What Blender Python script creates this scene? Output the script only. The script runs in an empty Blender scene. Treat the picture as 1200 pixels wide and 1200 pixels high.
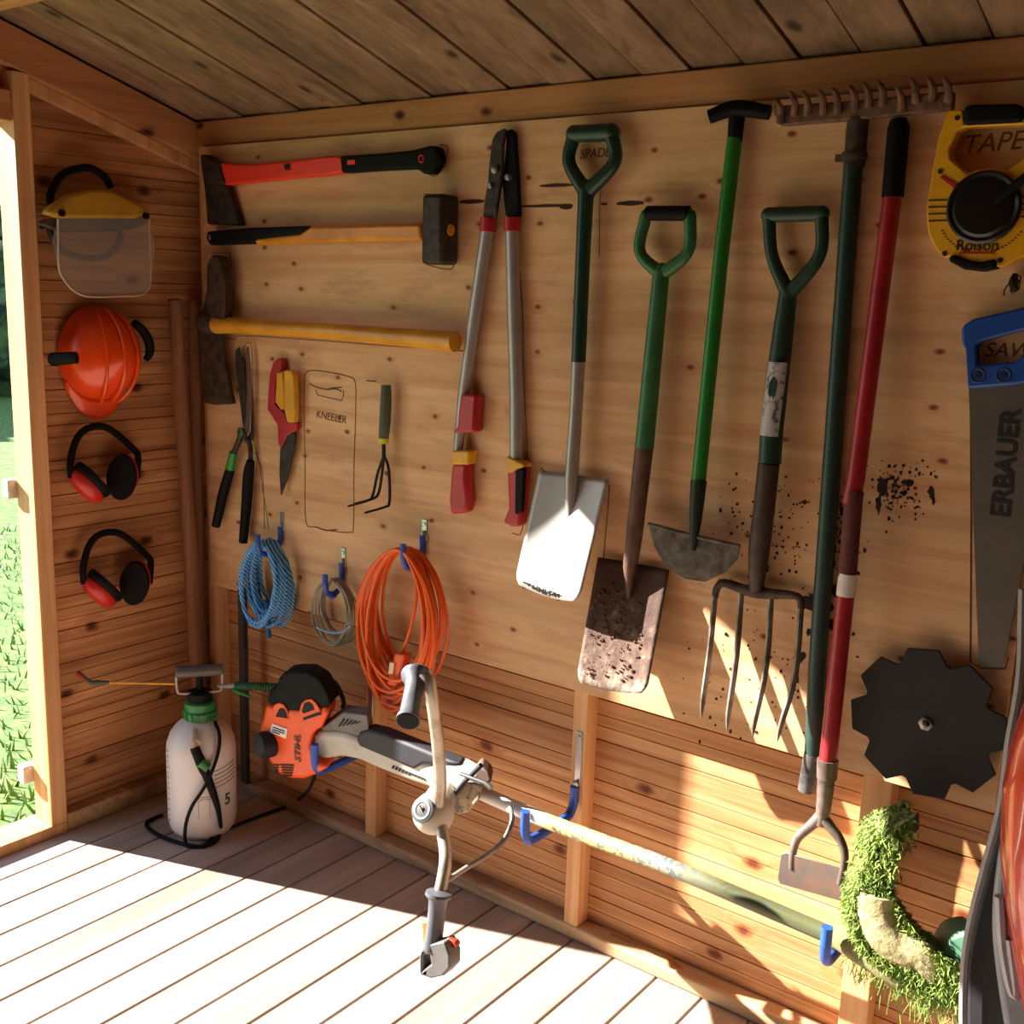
import bpy, bmesh, math, random
from mathutils import Vector, Matrix, noise
random.seed(7)
SC=bpy.context.scene; COL=SC.collection
# ---------- camera calibration (metres; x along back wall, -y towards viewer, z up)
FPX=1282.797
RM=((0.79326045,0.60800601,0.03265809),(0.14595902,-0.13781145,-0.97964482),(-0.59112928,0.78188023,-0.19806433))
CAM=Vector((2.67139551,-2.0221717,1.5))
def ray(px,py):
    a=(px-600)/FPX; b=(py-600)/FPX
    return Vector([RM[0][i]*a+RM[1][i]*b+RM[2][i] for i in range(3)])
def W(px,py,dep=0.06):      # a point on a plane parallel to the back wall, dep metres in front of it
    d=ray(px,py); return CAM+d*((-dep-CAM.y)/d.y)
def F(px,py,z=0.0):
    d=ray(px,py); return CAM+d*((z-CAM.z)/d.z)
def L(px,py,x=0.0):
    d=ray(px,py); return CAM+d*((x-CAM.x)/d.x)
def PLN(px,py,p0,n):
    d=ray(px,py); p0=Vector(p0); n=Vector(n); return CAM+d*((p0-CAM).dot(n)/d.dot(n))
# ---------- materials
def lin(c):
    if isinstance(c,str): c=[int(c[i:i+2],16)/255 for i in (0,2,4)]
    return tuple((v/12.92 if v<=.04045 else ((v+.055)/1.055)**2.4) for v in c)+(1,)
MATS={}
def newmat(name):
    m=bpy.data.materials.new(name); m.use_nodes=True; nt=m.node_tree
    return m,nt,nt.nodes['Principled BSDF']
def N(nt,t,**kw):
    n=nt.nodes.new(t)
    for k,v in kw.items():
        if k.startswith('_'): setattr(n,k[1:],v)
        else: n.inputs[k.replace('__',' ')].default_value=v
    return n
def ramp(nt,fac,stops,interp='LINEAR'):
    r=nt.nodes.new('ShaderNodeValToRGB'); r.color_ramp.interpolation=interp
    e=r.color_ramp.elements
    while len(e)<len(stops): e.new(.5)
    for i,(p,c) in enumerate(stops): e[i].position=p; e[i].color=c if len(c)==4 else tuple(c)+(1,)
    nt.links.new(fac,r.inputs[0]); return r.outputs[0]
def mixc(nt,f,a,b,mode='MIX'):
    m=nt.nodes.new('ShaderNodeMix'); m.data_type='RGBA'; m.blend_type=mode
    for i,v in ((0,f),(6,a),(7,b)):
        if hasattr(v,'is_linked') or hasattr(v,'links'): nt.links.new(v,m.inputs[i])
        else: m.inputs[i].default_value=v
    return m.outputs[2]
def plain(name,c,rough=.5,metal=0,var=.12,scale=30,bump=.0,c2=None,spec=.5,coat=0,lo=.35,hi=.65):
    if name in MATS: return MATS[name]
    m,nt,b=newmat(name); tc=nt.nodes.new('ShaderNodeTexCoord')
    nz=N(nt,'ShaderNodeTexNoise',Scale=scale,Detail=5.0,Roughness=.6); nt.links.new(tc.outputs['Object'],nz.inputs['Vector'])
    a=lin(c); d=lin(c2) if c2 else tuple(v*(1-var) for v in a[:3])+(1,)
    if not c2: a=tuple(min(1,v*(1+var*.5)) for v in a[:3])+(1,)
    col=ramp(nt,nz.outputs['Fac'],[(lo,d),(hi,a)])
    nt.links.new(col,b.inputs['Base Color']); b.inputs['Roughness'].default_value=rough; b.inputs['Metallic'].default_value=metal
    b.inputs['Specular IOR Level'].default_value=spec; b.inputs['Coat Weight'].default_value=coat
    if bump:
        bp=N(nt,'ShaderNodeBump',Strength=bump,Distance=.004); nt.links.new(nz.outputs['Fac'],bp.inputs['Height']); nt.links.new(bp.outputs[0],b.inputs['Normal'])
    MATS[name]=m; return m
def wood(name,light,dark,axis='x',grain=60,knot=4.0,knotc='4a2412',kthr=.35,kr=.10,rough=.65,board=None,stain=None,contrast=(.3,.7),bump=.12,gmix=.5,norm=None):
    if name in MATS: return MATS[name]
    m,nt,b=newmat(name); tc=nt.nodes.new('ShaderNodeTexCoord'); lk=nt.links.new
    i={'x':0,'y':1,'z':2}[axis]
    def mapped(s_long,s_cross,flat=None):
        mp=nt.nodes.new('ShaderNodeMapping'); sc=[s_cross]*3; sc[i]=s_long
        if flat: sc['xyz'.index(flat)]=0
        mp.inputs['Scale'].default_value=sc; lk(tc.outputs['Object'],mp.inputs['Vector']); return mp.outputs[0]
    # knots
    vk=mapped(knot*.62,knot,norm); vo=N(nt,'ShaderNodeTexVoronoi',Scale=1.0)
    if norm:
        vo.voronoi_dimensions='2D'; s0=nt.nodes.new('ShaderNodeSeparateXYZ'); c0=nt.nodes.new('ShaderNodeCombineXYZ'); lk(vk,s0.inputs[0]); ax_=[a for a in range(3) if a!='xyz'.index(norm)]
        lk(s0.outputs[ax_[0]],c0.inputs[0]); lk(s0.outputs[ax_[1]],c0.inputs[1]); lk(c0.outputs[0],vo.inputs['Vector'])
    else: lk(vk,vo.inputs['Vector'])
    sep=nt.nodes.new('ShaderNodeSeparateColor'); lk(vo.outputs['Color'],sep.inputs[0])
    th=N(nt,'ShaderNodeMath',_operation='LESS_THAN'); lk(sep.outputs[0],th.inputs[0]); th.inputs[1].default_value=kthr
    nzk=N(nt,'ShaderNodeTexNoise',Scale=45.0,Detail=2.0); lk(tc.outputs['Object'],nzk.inputs['Vector'])
    ad=N(nt,'ShaderNodeMath',_operation='MULTIPLY_ADD'); lk(nzk.outputs['Fac'],ad.inputs[0]); ad.inputs[1].default_value=.06; lk(vo.outputs['Distance'],ad.inputs[2])
    kn=ramp(nt,ad.outputs[0],[(kr*.35+.03,(1,1,1,1)),(kr*.75+.03,(.55,.55,.55,1)),(kr+.04,(0,0,0,1))])
    km=N(nt,'ShaderNodeMath',_operation='MULTIPLY'); lk(kn,km.inputs[0]); lk(th.outputs[0],km.inputs[1])
    halo=ramp(nt,ad.outputs[0],[(kr*.8,(1,1,1,1)),(kr*2.6+.05,(0,0,0,1))]); hm=N(nt,'ShaderNodeMath',_operation='MULTIPLY'); lk(halo,hm.inputs[0]); lk(th.outputs[0],hm.inputs[1])
    # grain (bent round the knots)
    g=N(nt,'ShaderNodeTexNoise',Scale=1.0,Detail=6.0,Roughness=.62,Distortion=.6)
    va=nt.nodes.new('ShaderNodeVectorMath'); va.operation='ADD'; lk(mapped(grain*.035,grain),va.inputs[0])
    cmb=nt.nodes.new('ShaderNodeCombineXYZ'); hs=N(nt,'ShaderNodeMath',_operation='MULTIPLY'); lk(hm.outputs[0],hs.inputs[0]); hs.inputs[1].default_value=.5
    for k in range(3): lk(hs.outputs[0],cmb.inputs[k])
    lk(cmb.outputs[0],va.inputs[1]); lk(va.outputs[0],g.inputs['Vector'])
    col=ramp(nt,g.outputs['Fac'],[(contrast[0],lin(dark)),(contrast[0]*.5+contrast[1]*.5,tuple((a+c)/2 for a,c in zip(lin(light),lin(dark)))),(contrast[1],lin(light))])
    g2=N(nt,'ShaderNodeTexNoise',Scale=1.0,Detail=3.0); lk(mapped(.8,9),g2.inputs['Vector'])
    tone=ramp(nt,g2.outputs['Fac'],[(.3,(.74,.70,.66,1)),(.7,(1.1,1.1,1.1,1))])
    col=mixc(nt,1.0,col,tone,'MULTIPLY')
    if board:   # per board tone: steps across the boards
        ax,pitch,off,amt=board; sp=nt.nodes.new('ShaderNodeSeparateXYZ'); lk(tc.outputs['Object'],sp.inputs[0])
        s=N(nt,'ShaderNodeMath',_operation='SUBTRACT'); lk(sp.outputs['xyz'.index(ax)],s.inputs[0]); s.inputs[1].default_value=off
        dv=N(nt,'ShaderNodeMath',_operation='DIVIDE'); lk(s.outputs[0],dv.inputs[0]); dv.inputs[1].default_value=pitch
        fl=N(nt,'ShaderNodeMath',_operation='FLOOR'); lk(dv.outputs[0],fl.inputs[0])
        wn=nt.nodes.new('ShaderNodeTexWhiteNoise'); wn.noise_dimensions='1D'; lk(fl.outputs[0],wn.inputs['W'])
        t2=ramp(nt,wn.outputs['Value'],[(0,(1-amt,1-amt*1.05,1-amt*1.1,1)),(1,(1,1,1,1))]); col=mixc(nt,1.0,col,t2,'MULTIPLY')
    if stain:
        sc_,c_,lo_,hi_,ml,mc=stain; g3=N(nt,'ShaderNodeTexNoise',Scale=sc_,Detail=6.0,Roughness=.65); lk(mapped(ml,mc),g3.inputs['Vector'])
        fm=ramp(nt,g3.outputs['Fac'],[(lo_,(0,0,0,1)),(hi_,(1,1,1,1))]); col=mixc(nt,fm,col,lin(c_))
    col=mixc(nt,hm.outputs[0],col,mixc(nt,.45,col,lin(dark)))
    col=mixc(nt,km.outputs[0],col,lin(knotc))
    lk(col,b.inputs['Base Color']); b.inputs['Roughness'].default_value=rough; b.inputs['Specular IOR Level'].default_value=.3
    bp=N(nt,'ShaderNodeBump',Strength=bump,Distance=.003); lk(g.outputs['Fac'],bp.inputs['Height']); lk(bp.outputs[0],b.inputs['Normal'])
    MATS[name]=m; return m
# ---------- mesh builder
def cr(pts,n=6,closed=False):    # Catmull-Rom
    pts=[Vector(p) for p in pts]; k=len(pts); out=[]
    if k<3 and not closed: return pts
    rng=range(k) if closed else range(k-1)
    for i in rng:
        if closed: a,b,c,d=pts[i-1],pts[i],pts[(i+1)%k],pts[(i+2)%k]
        else:
            b,c=pts[i],pts[i+1]; a=pts[i-1] if i else b*2-c; d=pts[i+2] if i+2<k else c*2-b
        for j in range(n):
            t=j/n; out.append(.5*((2*b)+(c-a)*t+(2*a-5*b+4*c-d)*t*t+(3*b-a-3*c+d)*t**3))
    if not closed: out.append(pts[-1])
    return out
class B:
    def __init__(s): s.bm=bmesh.new()
    def box(s,lo,hi,mat=None):
        lo=Vector(lo); hi=Vector(hi); c=(lo+hi)/2; d=hi-lo
        M=Matrix.Translation(c)@Matrix.Diagonal((d.x,d.y,d.z,1))
        bmesh.ops.create_cube(s.bm,size=1,matrix=(mat@M) if mat else M); return s
    def obox(s,c,ax,ay,az):    # oriented box: centre and three full-size edge vectors
        c=Vector(c); ax,ay,az=Vector(ax),Vector(ay),Vector(az)
        v=[s.bm.verts.new(c+ax*i+ay*j+az*k) for i in(-.5,.5) for j in(-.5,.5) for k in(-.5,.5)]
        for q in ((0,1,3,2),(4,6,7,5),(0,4,5,1),(2,3,7,6),(0,2,6,4),(1,5,7,3)): s.bm.faces.new([v[i] for i in q])
        return s
    def tube(s,pts,r,seg=12,sm=0,closed=False,cap=True,flat=None,up=None):
        k=len(pts); rr=[r]*k if not hasattr(r,'__len__') else list(r)
        if sm:
            rv=[Vector((x,0,0)) for x in rr]; pts=cr(pts,sm,closed); rr=[max(v.x,1e-5) for v in cr(rv,sm,closed)]
        pts=[Vector(p) for p in pts]; k=len(pts); rings=[]; prev=None
        for i,p in enumerate(pts):
            if closed: t=pts[(i+1)%k]-pts[i-1]
            else: t=pts[min(i+1,k-1)]-pts[max(i-1,0)]
            t.normalize()
            if prev is None:
                u=Vector(up) if up else (Vector((0,0,1)) if abs(t.z)<.9 else Vector((0,1,0)))
            else: u=prev
            u=(u-t*u.dot(t)).normalized(); prev=u; w=t.cross(u)
            fl=flat if flat else 1
            rings.append([s.bm.verts.new(p+(u*math.cos(a)*fl+w*math.sin(a))*rr[i]) for a in [2*math.pi*j/seg for j in range(seg)]])
        for i in range(k if closed else k-1):
            a,b=rings[i],rings[(i+1)%k]
            for j in range(seg): s.bm.faces.new((a[j],a[(j+1)%seg],b[(j+1)%seg],b[j]))
        if cap and not closed: s.bm.faces.new(rings[0][::-1]); s.bm.faces.new(rings[-1])
        return s
    def lathe(s,prof,o,ax=(0,0,1),seg=32,sx=1,ref=None):   # prof: (radius, height)
        o=Vector(o); ax=Vector(ax).normalized(); u=Vector(ref) if ref else (Vector((1,0,0)) if abs(ax.x)<.9 else Vector((0,1,0)))
        u=(u-ax*u.dot(ax)).normalized(); w=ax.cross(u); rings=[]
        for r,h in prof:
            r=max(r,1e-5); rings.append([s.bm.verts.new(o+ax*h+(u*math.cos(a)*sx+w*math.sin(a))*r) for a in [2*math.pi*j/seg for j in range(seg)]])
        for a,b in zip(rings,rings[1:]):
            for j in range(seg): s.bm.faces.new((a[j],a[(j+1)%seg],b[(j+1)%seg],b[j]))
        s.bm.faces.new(rings[0][::-1]); s.bm.faces.new(rings[-1]); return s
    def slab(s,out,vec,holes=()):    # outline (3-D points) with holes, thickened by vec
        b2=bmesh.new(); es=[]
        for lp in [out]+list(holes):
            vs=[b2.verts.new(Vector(p)) for p in lp]
            for i in range(len(vs)): es.append(b2.edges.new((vs[i],vs[(i+1)%len(vs)])))
        if not holes: b2.faces.new(b2.verts[:])
        else: bmesh.ops.triangle_fill(b2,use_beauty=True,edges=es)
        g=bmesh.ops.extrude_face_region(b2,geom=b2.faces[:])
        bmesh.ops.translate(b2,vec=Vector(vec),verts=[v for v in g['geom'] if isinstance(v,bmesh.types.BMVert)])
        me=bpy.data.meshes.new('t'); b2.to_mesh(me); b2.free(); s.bm.from_mesh(me); bpy.data.meshes.remove(me); return s
    def ball(s,c,r,sc=(1,1,1),u=16,v=10,rot=None):
        M=Matrix.Translation(Vector(c))@(rot.to_4x4() if rot else Matrix())@Matrix.Diagonal((sc[0],sc[1],sc[2],1))
        bmesh.ops.create_uvsphere(s.bm,u_segments=u,v_segments=v,radius=r,matrix=M); return s
    def grid(s,f,nu,nv):
        V=[[s.bm.verts.new(f(i/nu,j/nv)) for j in range(nv+1)] for i in range(nu+1)]
        for i in range(nu):
            for j in range(nv): s.bm.faces.new((V[i][j],V[i+1][j],V[i+1][j+1],V[i][j+1]))
        return s
    def text(s,txt,o,xd,yd,size,depth=.0006,align='CENTER',shear=0,font=None,bold=0):
        cu=bpy.data.curves.new('t','FONT'); cu.body=txt; cu.size=size; cu.extrude=depth; cu.align_x=align; cu.align_y='CENTER'; cu.shear=shear; cu.offset=bold
        ob=bpy.data.objects.new('t',cu); COL.objects.link(ob); bpy.context.view_layer.update()
        me=bpy.data.meshes.new_from_object(ob.evaluated_get(bpy.context.evaluated_depsgraph_get()))
        xd=Vector(xd).normalized(); yd=Vector(yd); yd=(yd-xd*yd.dot(xd)).normalized(); zd=xd.cross(yd)
        M=Matrix((xd,yd,zd)).transposed().to_4x4(); M.translation=Vector(o); me.transform(M)
        s.bm.from_mesh(me); bpy.data.objects.remove(ob); bpy.data.curves.remove(cu); bpy.data.meshes.remove(me); return s
    def build(s,name,mat,parent=None,bevel=0,seg=2,smooth=True,angle=35,sub=0,recalc=True,solid=0):
        if recalc: bmesh.ops.recalc_face_normals(s.bm,faces=s.bm.faces[:])
        off=Vector((0,0,0)); p=parent
        while p: off+=p.location; p=p.parent
        if parent is None and name_origin.get('on'):
            xs=[v.co for v in s.bm.verts]; off=Vector((sum(v.x for v in xs)/len(xs),sum(v.y for v in xs)/len(xs),min(v.z for v in xs)))
        bmesh.ops.translate(s.bm,vec=-off,verts=s.bm.verts[:])
        me=bpy.data.meshes.new(name); s.bm.to_mesh(me); s.bm.free()
        if smooth:
            me.polygons.foreach_set('use_smooth',[True]*len(me.polygons)); me.set_sharp_from_angle(angle=math.radians(angle))
        me.materials.append(mat); o=bpy.data.objects.new(name,me); COL.objects.link(o)
        if parent: o.parent=parent
        elif name_origin.get('on'): o.location=off
        if bevel:
            m=o.modifiers.new('bevel','BEVEL'); m.width=bevel; m.segments=seg; m.limit_method='ANGLE'; m.angle_limit=math.radians(35); m.use_clamp_overlap=True
        if sub:
            m=o.modifiers.new('sub','SUBSURF'); m.levels=sub; m.render_levels=sub
        if solid:
            m=o.modifiers.new('sol','SOLIDIFY'); m.thickness=solid; m.offset=0
        return o
name_origin={'on':False}
def single(b,name,mat,label,cat,group=None,**kw):
    name_origin['on']=True; o=b.build(name,mat,None,**kw); name_origin['on']=False
    o['label']=label; o['category']=cat
    if group: o['group']=group
    return o
def thing(name,loc,label,cat,group=None):
    o=bpy.data.objects.new(name,None); COL.objects.link(o); o.location=Vector(loc); o.empty_display_size=.05
    o['label']=label; o['category']=cat
    if group: o['group']=group
    return o
def struct(b,name,mat,**kw):
    o=b.build(name,mat,None,**kw); o['kind']='structure'; return o
def dup(root,delta,label):
    r=root.copy(); COL.objects.link(r); r.location=root.location+Vector(delta); r['label']=label
    for ch in list(root.children):
        c=ch.copy(); COL.objects.link(c); c.parent=r
        for g in ch.children:
            d=g.copy(); COL.objects.link(d); d.parent=c
    return r
def ring(px,dep): return [W(x,y,dep) for x,y in px]
def smp(px,n=4): return [(v.x,v.y) for v in cr([(x,y,0) for x,y in px],n,True)]
YB=Vector((0,1,0))
# ---------- palette
M_ply=wood('plywood','e8bc8e','cf9768','x',grain=26,knot=11.0,knotc='7c4422',kthr=.48,kr=.07,stain=(1.0,'c08f66',.5,.75,5,22),contrast=(.28,.55),bump=.05,norm='y')
M_plank=wood('pine_plank','e6b07c','b97a48','x',grain=42,knot=6.5,knotc='6a3218',kthr=.40,kr=.10,norm='y',contrast=(.32,.66),board=('z',.0987,0,.16))
M_plankL=wood('pine_plank_side','e0a674','ad7042','y',grain=42,knot=6.5,knotc='552714',kthr=.40,kr=.10,norm='x',contrast=(.32,.66),board=('z',.093,0,.18))
M_stud=wood('sawn_stud','e8ba88','d09660','z',grain=34,knot=5.0,knotc='6b3316',kthr=.3,kr=.1)
M_beam=wood('sawn_beam','d39c6c','ad7448','x',grain=30,knot=8.0,knotc='4a210f',kthr=.75,kr=.10,norm='y')
M_rake=wood('sawn_rafter','cf9666','a97046','y',grain=30,knot=6.0,knotc='4a210f',kthr=.4,kr=.09,norm='x')
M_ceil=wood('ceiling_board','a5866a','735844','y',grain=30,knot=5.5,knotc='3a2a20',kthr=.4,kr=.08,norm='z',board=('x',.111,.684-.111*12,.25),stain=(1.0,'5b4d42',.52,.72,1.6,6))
M_floor=wood('floor_board','b9a89a','a59386','y',grain=55,knot=5.5,knotc='75503c',kthr=.25,kr=.06,board=('x',.11382,.0345,.14),stain=(1.0,'947a66',.6,.78,3,7),rough=.6)
M_plate=wood('sole_plate','c9a882','a3815f','x',grain=34,knot=4.0,kthr=.3,kr=.1,stain=(1.0,'7a5a44',.5,.7,3,12))
M_black=plain('black_plastic','0f0e0f',.62,var=.3,spec=.15)
M_rub=plain('black_rubber','1d1c20',.7,var=.2)
M_nail=plain('zinc_nail','8a8680',.35,.9)
M_zinc=plain('zinc_plate','b9bcc0',.3,.9,scale=60)
M_blueplastic=plain('blue_dip','1f4fb0',.35,var=.15)
M_rust=plain('rusty_steel','5d4638',.75,.35,scale=40,c2='2f241e',bump=.4)
M_dsteel=plain('dark_steel','4b423b',.55,.5,scale=50,c2='2a2522',bump=.25)
M_pencil=plain('pencil_line','6e4429',.9,var=.2)
M_ink=plain('black_ink','15110f',.8)
# ================= THE SHED =================
RZ=lambda y:1.93+.29*(-y-.05)      # underside of the roof
YF,XR=-2.75,3.7
def plank_profile(z0,z1,pitch,subs,g=.004,d=.0045,seed=1):
    rnd=random.Random(seed); ev=[]; k=math.floor(z0/pitch)
    while k*pitch<z1:
        ev.append((k*pitch,g,d))
        for s_ in subs:
            if rnd.random()<.8: ev.append((k*pitch+s_*pitch+rnd.uniform(-.004,.004),.003,.0026))
        k+=1
    pts=[(z0,0.0)]
    for z,w,dd in sorted(ev):
        if z-w<=z0+.001 or z+w>=z1: continue
        pts+=[(z-w/2,0.0),(z-w*.15,dd),(z+w*.15,dd),(z+w/2,0.0)]
    pts+=[(z1,0.0),(z1,.022),(z0,.022)]; return pts
def cut(b,co,no):
    bmesh.ops.bisect_plane(b.bm,geom=b.bm.verts[:]+b.bm.edges[:]+b.bm.faces[:],plane_co=co,plane_no=no,clear_outer=True)
    es=[e for e in b.bm.edges if e.is_boundary]
    if es: bmesh.ops.holes_fill(b.bm,edges=es)
# back wall
b=B(); b.slab([(-.02,y,z) for z,y in plank_profile(0,1.95,.0987,(.33,.66),seed=3)],(XR+.04,0,0)); struct(b,'wall_back',M_plank,smooth=False)
M_dark=wood('low_bounce_plank','8a5f3c','5f3d24','x',grain=30)  # unseen right and front walls, coloured darker to hold down bounced light
# left wall beside the doorway, then over it and past it
b=B(); b.slab([(-x,0,z) for z,x in plank_profile(0,2.16,.093,(.35,.68),seed=5)],(0,-.545,0)); cut(b,(0,-.05,1.93),(0,.29,1)); struct(b,'wall_left',M_plankL,smooth=False)
OP=-2.35
b=B(); b.box((-.022,OP,1.90),(0,-.545,2.7)); b.box((-.022,YF,0),(0,OP,2.75)); cut(b,(0,-.05,1.93),(0,.29,1)); struct(b,'wall_left_over_door',M_plankL)
b=B(); b.box((XR,YF,0),(XR+.022,0,2.75)); cut(b,(0,-.05,1.93),(0,.29,1)); struct(b,'wall_right',M_dark)
b=B(); b.box((0,YF-.022,0),(XR,YF,RZ(YF))); struct(b,'wall_front',M_dark)
# floor boards, each with a gap
b=B(); x=.0345-.11382
while x<XR:
    b.box((x+.0022,YF,-.03),(x+.11382-.0022,.0,0)); x+=.11382
struct(b,'floor',M_floor,bevel=.002,seg=1)
# ceiling boards run up the slope
b=B(); x=.684-.111*7; k=0
while x<XR:
    h=.004*(k%2); y0,y1=.02,YF-.03
    b.slab([(x+.002,y0,RZ(y0)+h),(x+.109,y0,RZ(y0)+h),(x+.109,y1,RZ(y1)+h),(x+.002,y1,RZ(y1)+h)],(0,0,.02)); x+=.111; k+=1
struct(b,'ceiling',M_ceil,bevel=.0015,seg=1)
b=B(); b.slab([(-.12,.03,RZ(.03)+.028),(XR+.05,.03,RZ(.03)+.028),(XR+.05,YF-.05,RZ(YF-.05)+.028),(-.12,YF-.05,RZ(YF-.05)+.028)],(0,0,.01)); struct(b,'trim_roof_felt',M_rub)
# purlin, wall beam, rake board
for y in (-.75,-1.85):
    b=B(); z=RZ(y); b.box((.0,y-.022,z-.092),(XR,y+.022,z-.004)); struct(b,'trim_purlin',M_beam,bevel=.003)
b=B(); b.box((.045,-.05,1.861),(XR,.0,1.927)); struct(b,'trim_wall_beam',M_beam,bevel=.004)
b=B(); b.slab([(0,0,RZ(0)-.003),(0,-2.6,RZ(-2.6)-.003),(0,-2.6,RZ(-2.6)-.098),(0,0,RZ(0)-.098)],(.045,0,0)); struct(b,'trim_rake_board',M_rake,bevel=.003)
# studs: front 45 mm, behind the tool board
for k,(x0,x1) in enumerate(((.048,.088),(.709,.748),(1.371,1.409),(2.040,2.096),(2.72,2.76))):
    b=B(); b.box((x0,-.045,.032),(x1,.0,1.861)); struct(b,'trim_stud_%d'%(k+1),M_stud,bevel=.002)
# door post, outer jamb, head, sill
b=B(); b.box((-.04,-.572,.03),(.0452,-.527,1.974)); struct(b,'trim_door_post',M_stud,bevel=.003)
b=B(); b.slab([(0,-.0,RZ(0)-.098),(0,-.5269,RZ(-.5269)-.098),(0,-.5269,RZ(-.5269)-.128),(0,0,RZ(0)-.128)],(.022,0,0)); struct(b,'trim_rake_batten',M_stud,bevel=.002)
b=B(); b.box((-.04,OP,1.858),(.04,-.5725,1.93)); struct(b,'trim_door_head',M_rake,bevel=.003)
b=B(); b.box((-.06,OP,-.01),(.045,-.527,.03)); struct(b,'door_1_sill',M_stud,bevel=.003)
b=B(); b.box((.0,-.5265,.0),(.045,-.05,.05)); struct(b,'baseboard_left',M_plate,bevel=.004)
b=B(); b.box((.0,-.05,.0),(XR,.0,.034)); struct(b,'baseboard_back',M_plate,bevel=.005)
# ================= OUTSIDE =================
m,nt,bs=newmat('grass'); tc=nt.nodes.new('ShaderNodeTexCoord')
n1=N(nt,'ShaderNodeTexNoise',Scale=14.0,Detail=8.0,Roughness=.7); nt.links.new(tc.outputs['Object'],n1.inputs['Vector'])
c1=ramp(nt,n1.outputs['Fac'],[(.3,lin('2c4018')),(.5,lin('4d6a28')),(.64,lin('6b8638')),(.74,lin('857a5c'))]); nt.links.new(c1,bs.inputs['Base Color']); bs.inputs['Roughness'].default_value=.9
M_grass=m
b=B()
def gf(u,v):
    x=-.12-(u**2.2)*30; y=-9+v*30; return Vector((x,y,-.12+.03*noise.noise(Vector((x*1.3,y*1.3,0)))+(-.25*min(1,(-x)/3))))
b.grid(gf,50,160); o=b.build('lawn',M_grass); o['kind']='structure'
b=B(); rnd=random.Random(4)
for i in range(9000):
    x=-.2-rnd.random()**1.5*5; y=rnd.uniform(-.9,3.5+(-x)*.3); z=-.13+(-.25*min(1,(-x)/3)); h=rnd.uniform(.03,.075); a=rnd.uniform(0,6.28); w=rnd.uniform(.004,.009)
    dx,dy=math.cos(a)*w,math.sin(a)*w; lx,ly=rnd.uniform(-.04,.04),rnd.uniform(-.04,.04)
    v=[b.bm.verts.new(p) for p in ((x-dx,y-dy,z),(x+dx,y+dy,z),(x+dx*.6+lx*.5,y+dy*.6+ly*.5,z+h*.6),(x+lx,y+ly,z+h))]; b.bm.faces.new(v[:3]); b.bm.faces.new((v[0],v[2],v[3]))
o=b.build('grass_blades',plain('grass_blade','6d8c34',.6,c2='3d5a1e',scale=9),recalc=False,smooth=False); o['kind']='stuff'; o['label']='tufts of sunlit lawn grass outside the doorway'; o['category']='grass'
b=B(); rnd=random.Random(8)
for i in range(60):
    c=Vector((-17+rnd.uniform(-2.5,2.5),-2+rnd.uniform(0,19),rnd.uniform(0,1.9))); b.ball(c,rnd.uniform(.8,1.5),u=22,v=14)
for v in b.bm.verts: v.co+=Vector((noise.noise(v.co*1.7),noise.noise(v.co*1.7+Vector((5,0,0))),noise.noise(v.co*1.7+Vector((0,9,0)))))*.7+Vector((noise.noise(v.co*5),noise.noise(v.co*5+Vector((5,0,0))),noise.noise(v.co*5+Vector((0,9,0)))))*.28
o=single(b,'hedge',plain('hedge_leaf','47663a',.9,c2='16281a',scale=3,lo=.42,hi=.6),'dense dark green hedge at the far side of the lawn','hedge')
# hinge blocks outside the doorway
for zz,(px,py) in enumerate(((20,572),(38,905))):
    p=L(px-6,py,-.06); b=B(); b.box((-.075,p.y-.02,p.z-.025),(-.0405,p.y+.02,p.z+.025)); 
    single(b,'hinge_block',plain('weathered_white','cfc6b4',.7,scale=60,bump=.2),('upper' if zz==0 else 'lower')+' off-white hinge block on the outside of the door jamb','hinge','hinge blocks on the doorway',bevel=.004)
# ================= LIGHT, SKY, CAMERA =================
w=bpy.data.worlds.new('sky'); SC.world=w; w.use_nodes=True; wn=w.node_tree; bg=wn.nodes['Background']
tcw=wn.nodes.new('ShaderNodeTexCoord'); sp=wn.nodes.new('ShaderNodeSeparateXYZ'); wn.links.new(tcw.outputs['Generated'],sp.inputs[0])
cs=ramp(wn,sp.outputs['Z'],[(0.0,(.62,.66,.66,1)),(.08,(.85,.93,1,1)),(.6,(.42,.62,.95,1))]); wn.links.new(cs,bg.inputs[0]); bg.inputs[1].default_value=SKY=1.35
S=Vector((1,.355,-.57)).normalized()
ld=bpy.data.lights.new('sun','SUN'); ld.energy=23; ld.angle=math.radians(.55); ld.color=(1,.95,.88)
lo=bpy.data.objects.new('sun',ld); COL.objects.link(lo); lo.location=(-8,-4,6); lo.rotation_euler=S.to_track_quat('-Z','Y').to_euler()
cd=bpy.data.cameras.new('camera'); cd.sensor_width=36; cd.lens=FPX/1200*36; cd.clip_start=.02; cd.clip_end=200
co=bpy.data.objects.new('camera',cd); COL.objects.link(co)
R=Matrix((RM[0],tuple(-v for v in RM[1]),tuple(-v for v in RM[2]))).transposed().to_4x4(); R.translation=CAM; co.matrix_world=R
SC.camera=co
SC.view_settings.view_transform='Standard'; SC.view_settings.look='None'; SC.view_settings.gamma=1; SC.view_settings.use_curve_mapping=False; SC.view_settings.exposure=0.46
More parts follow.
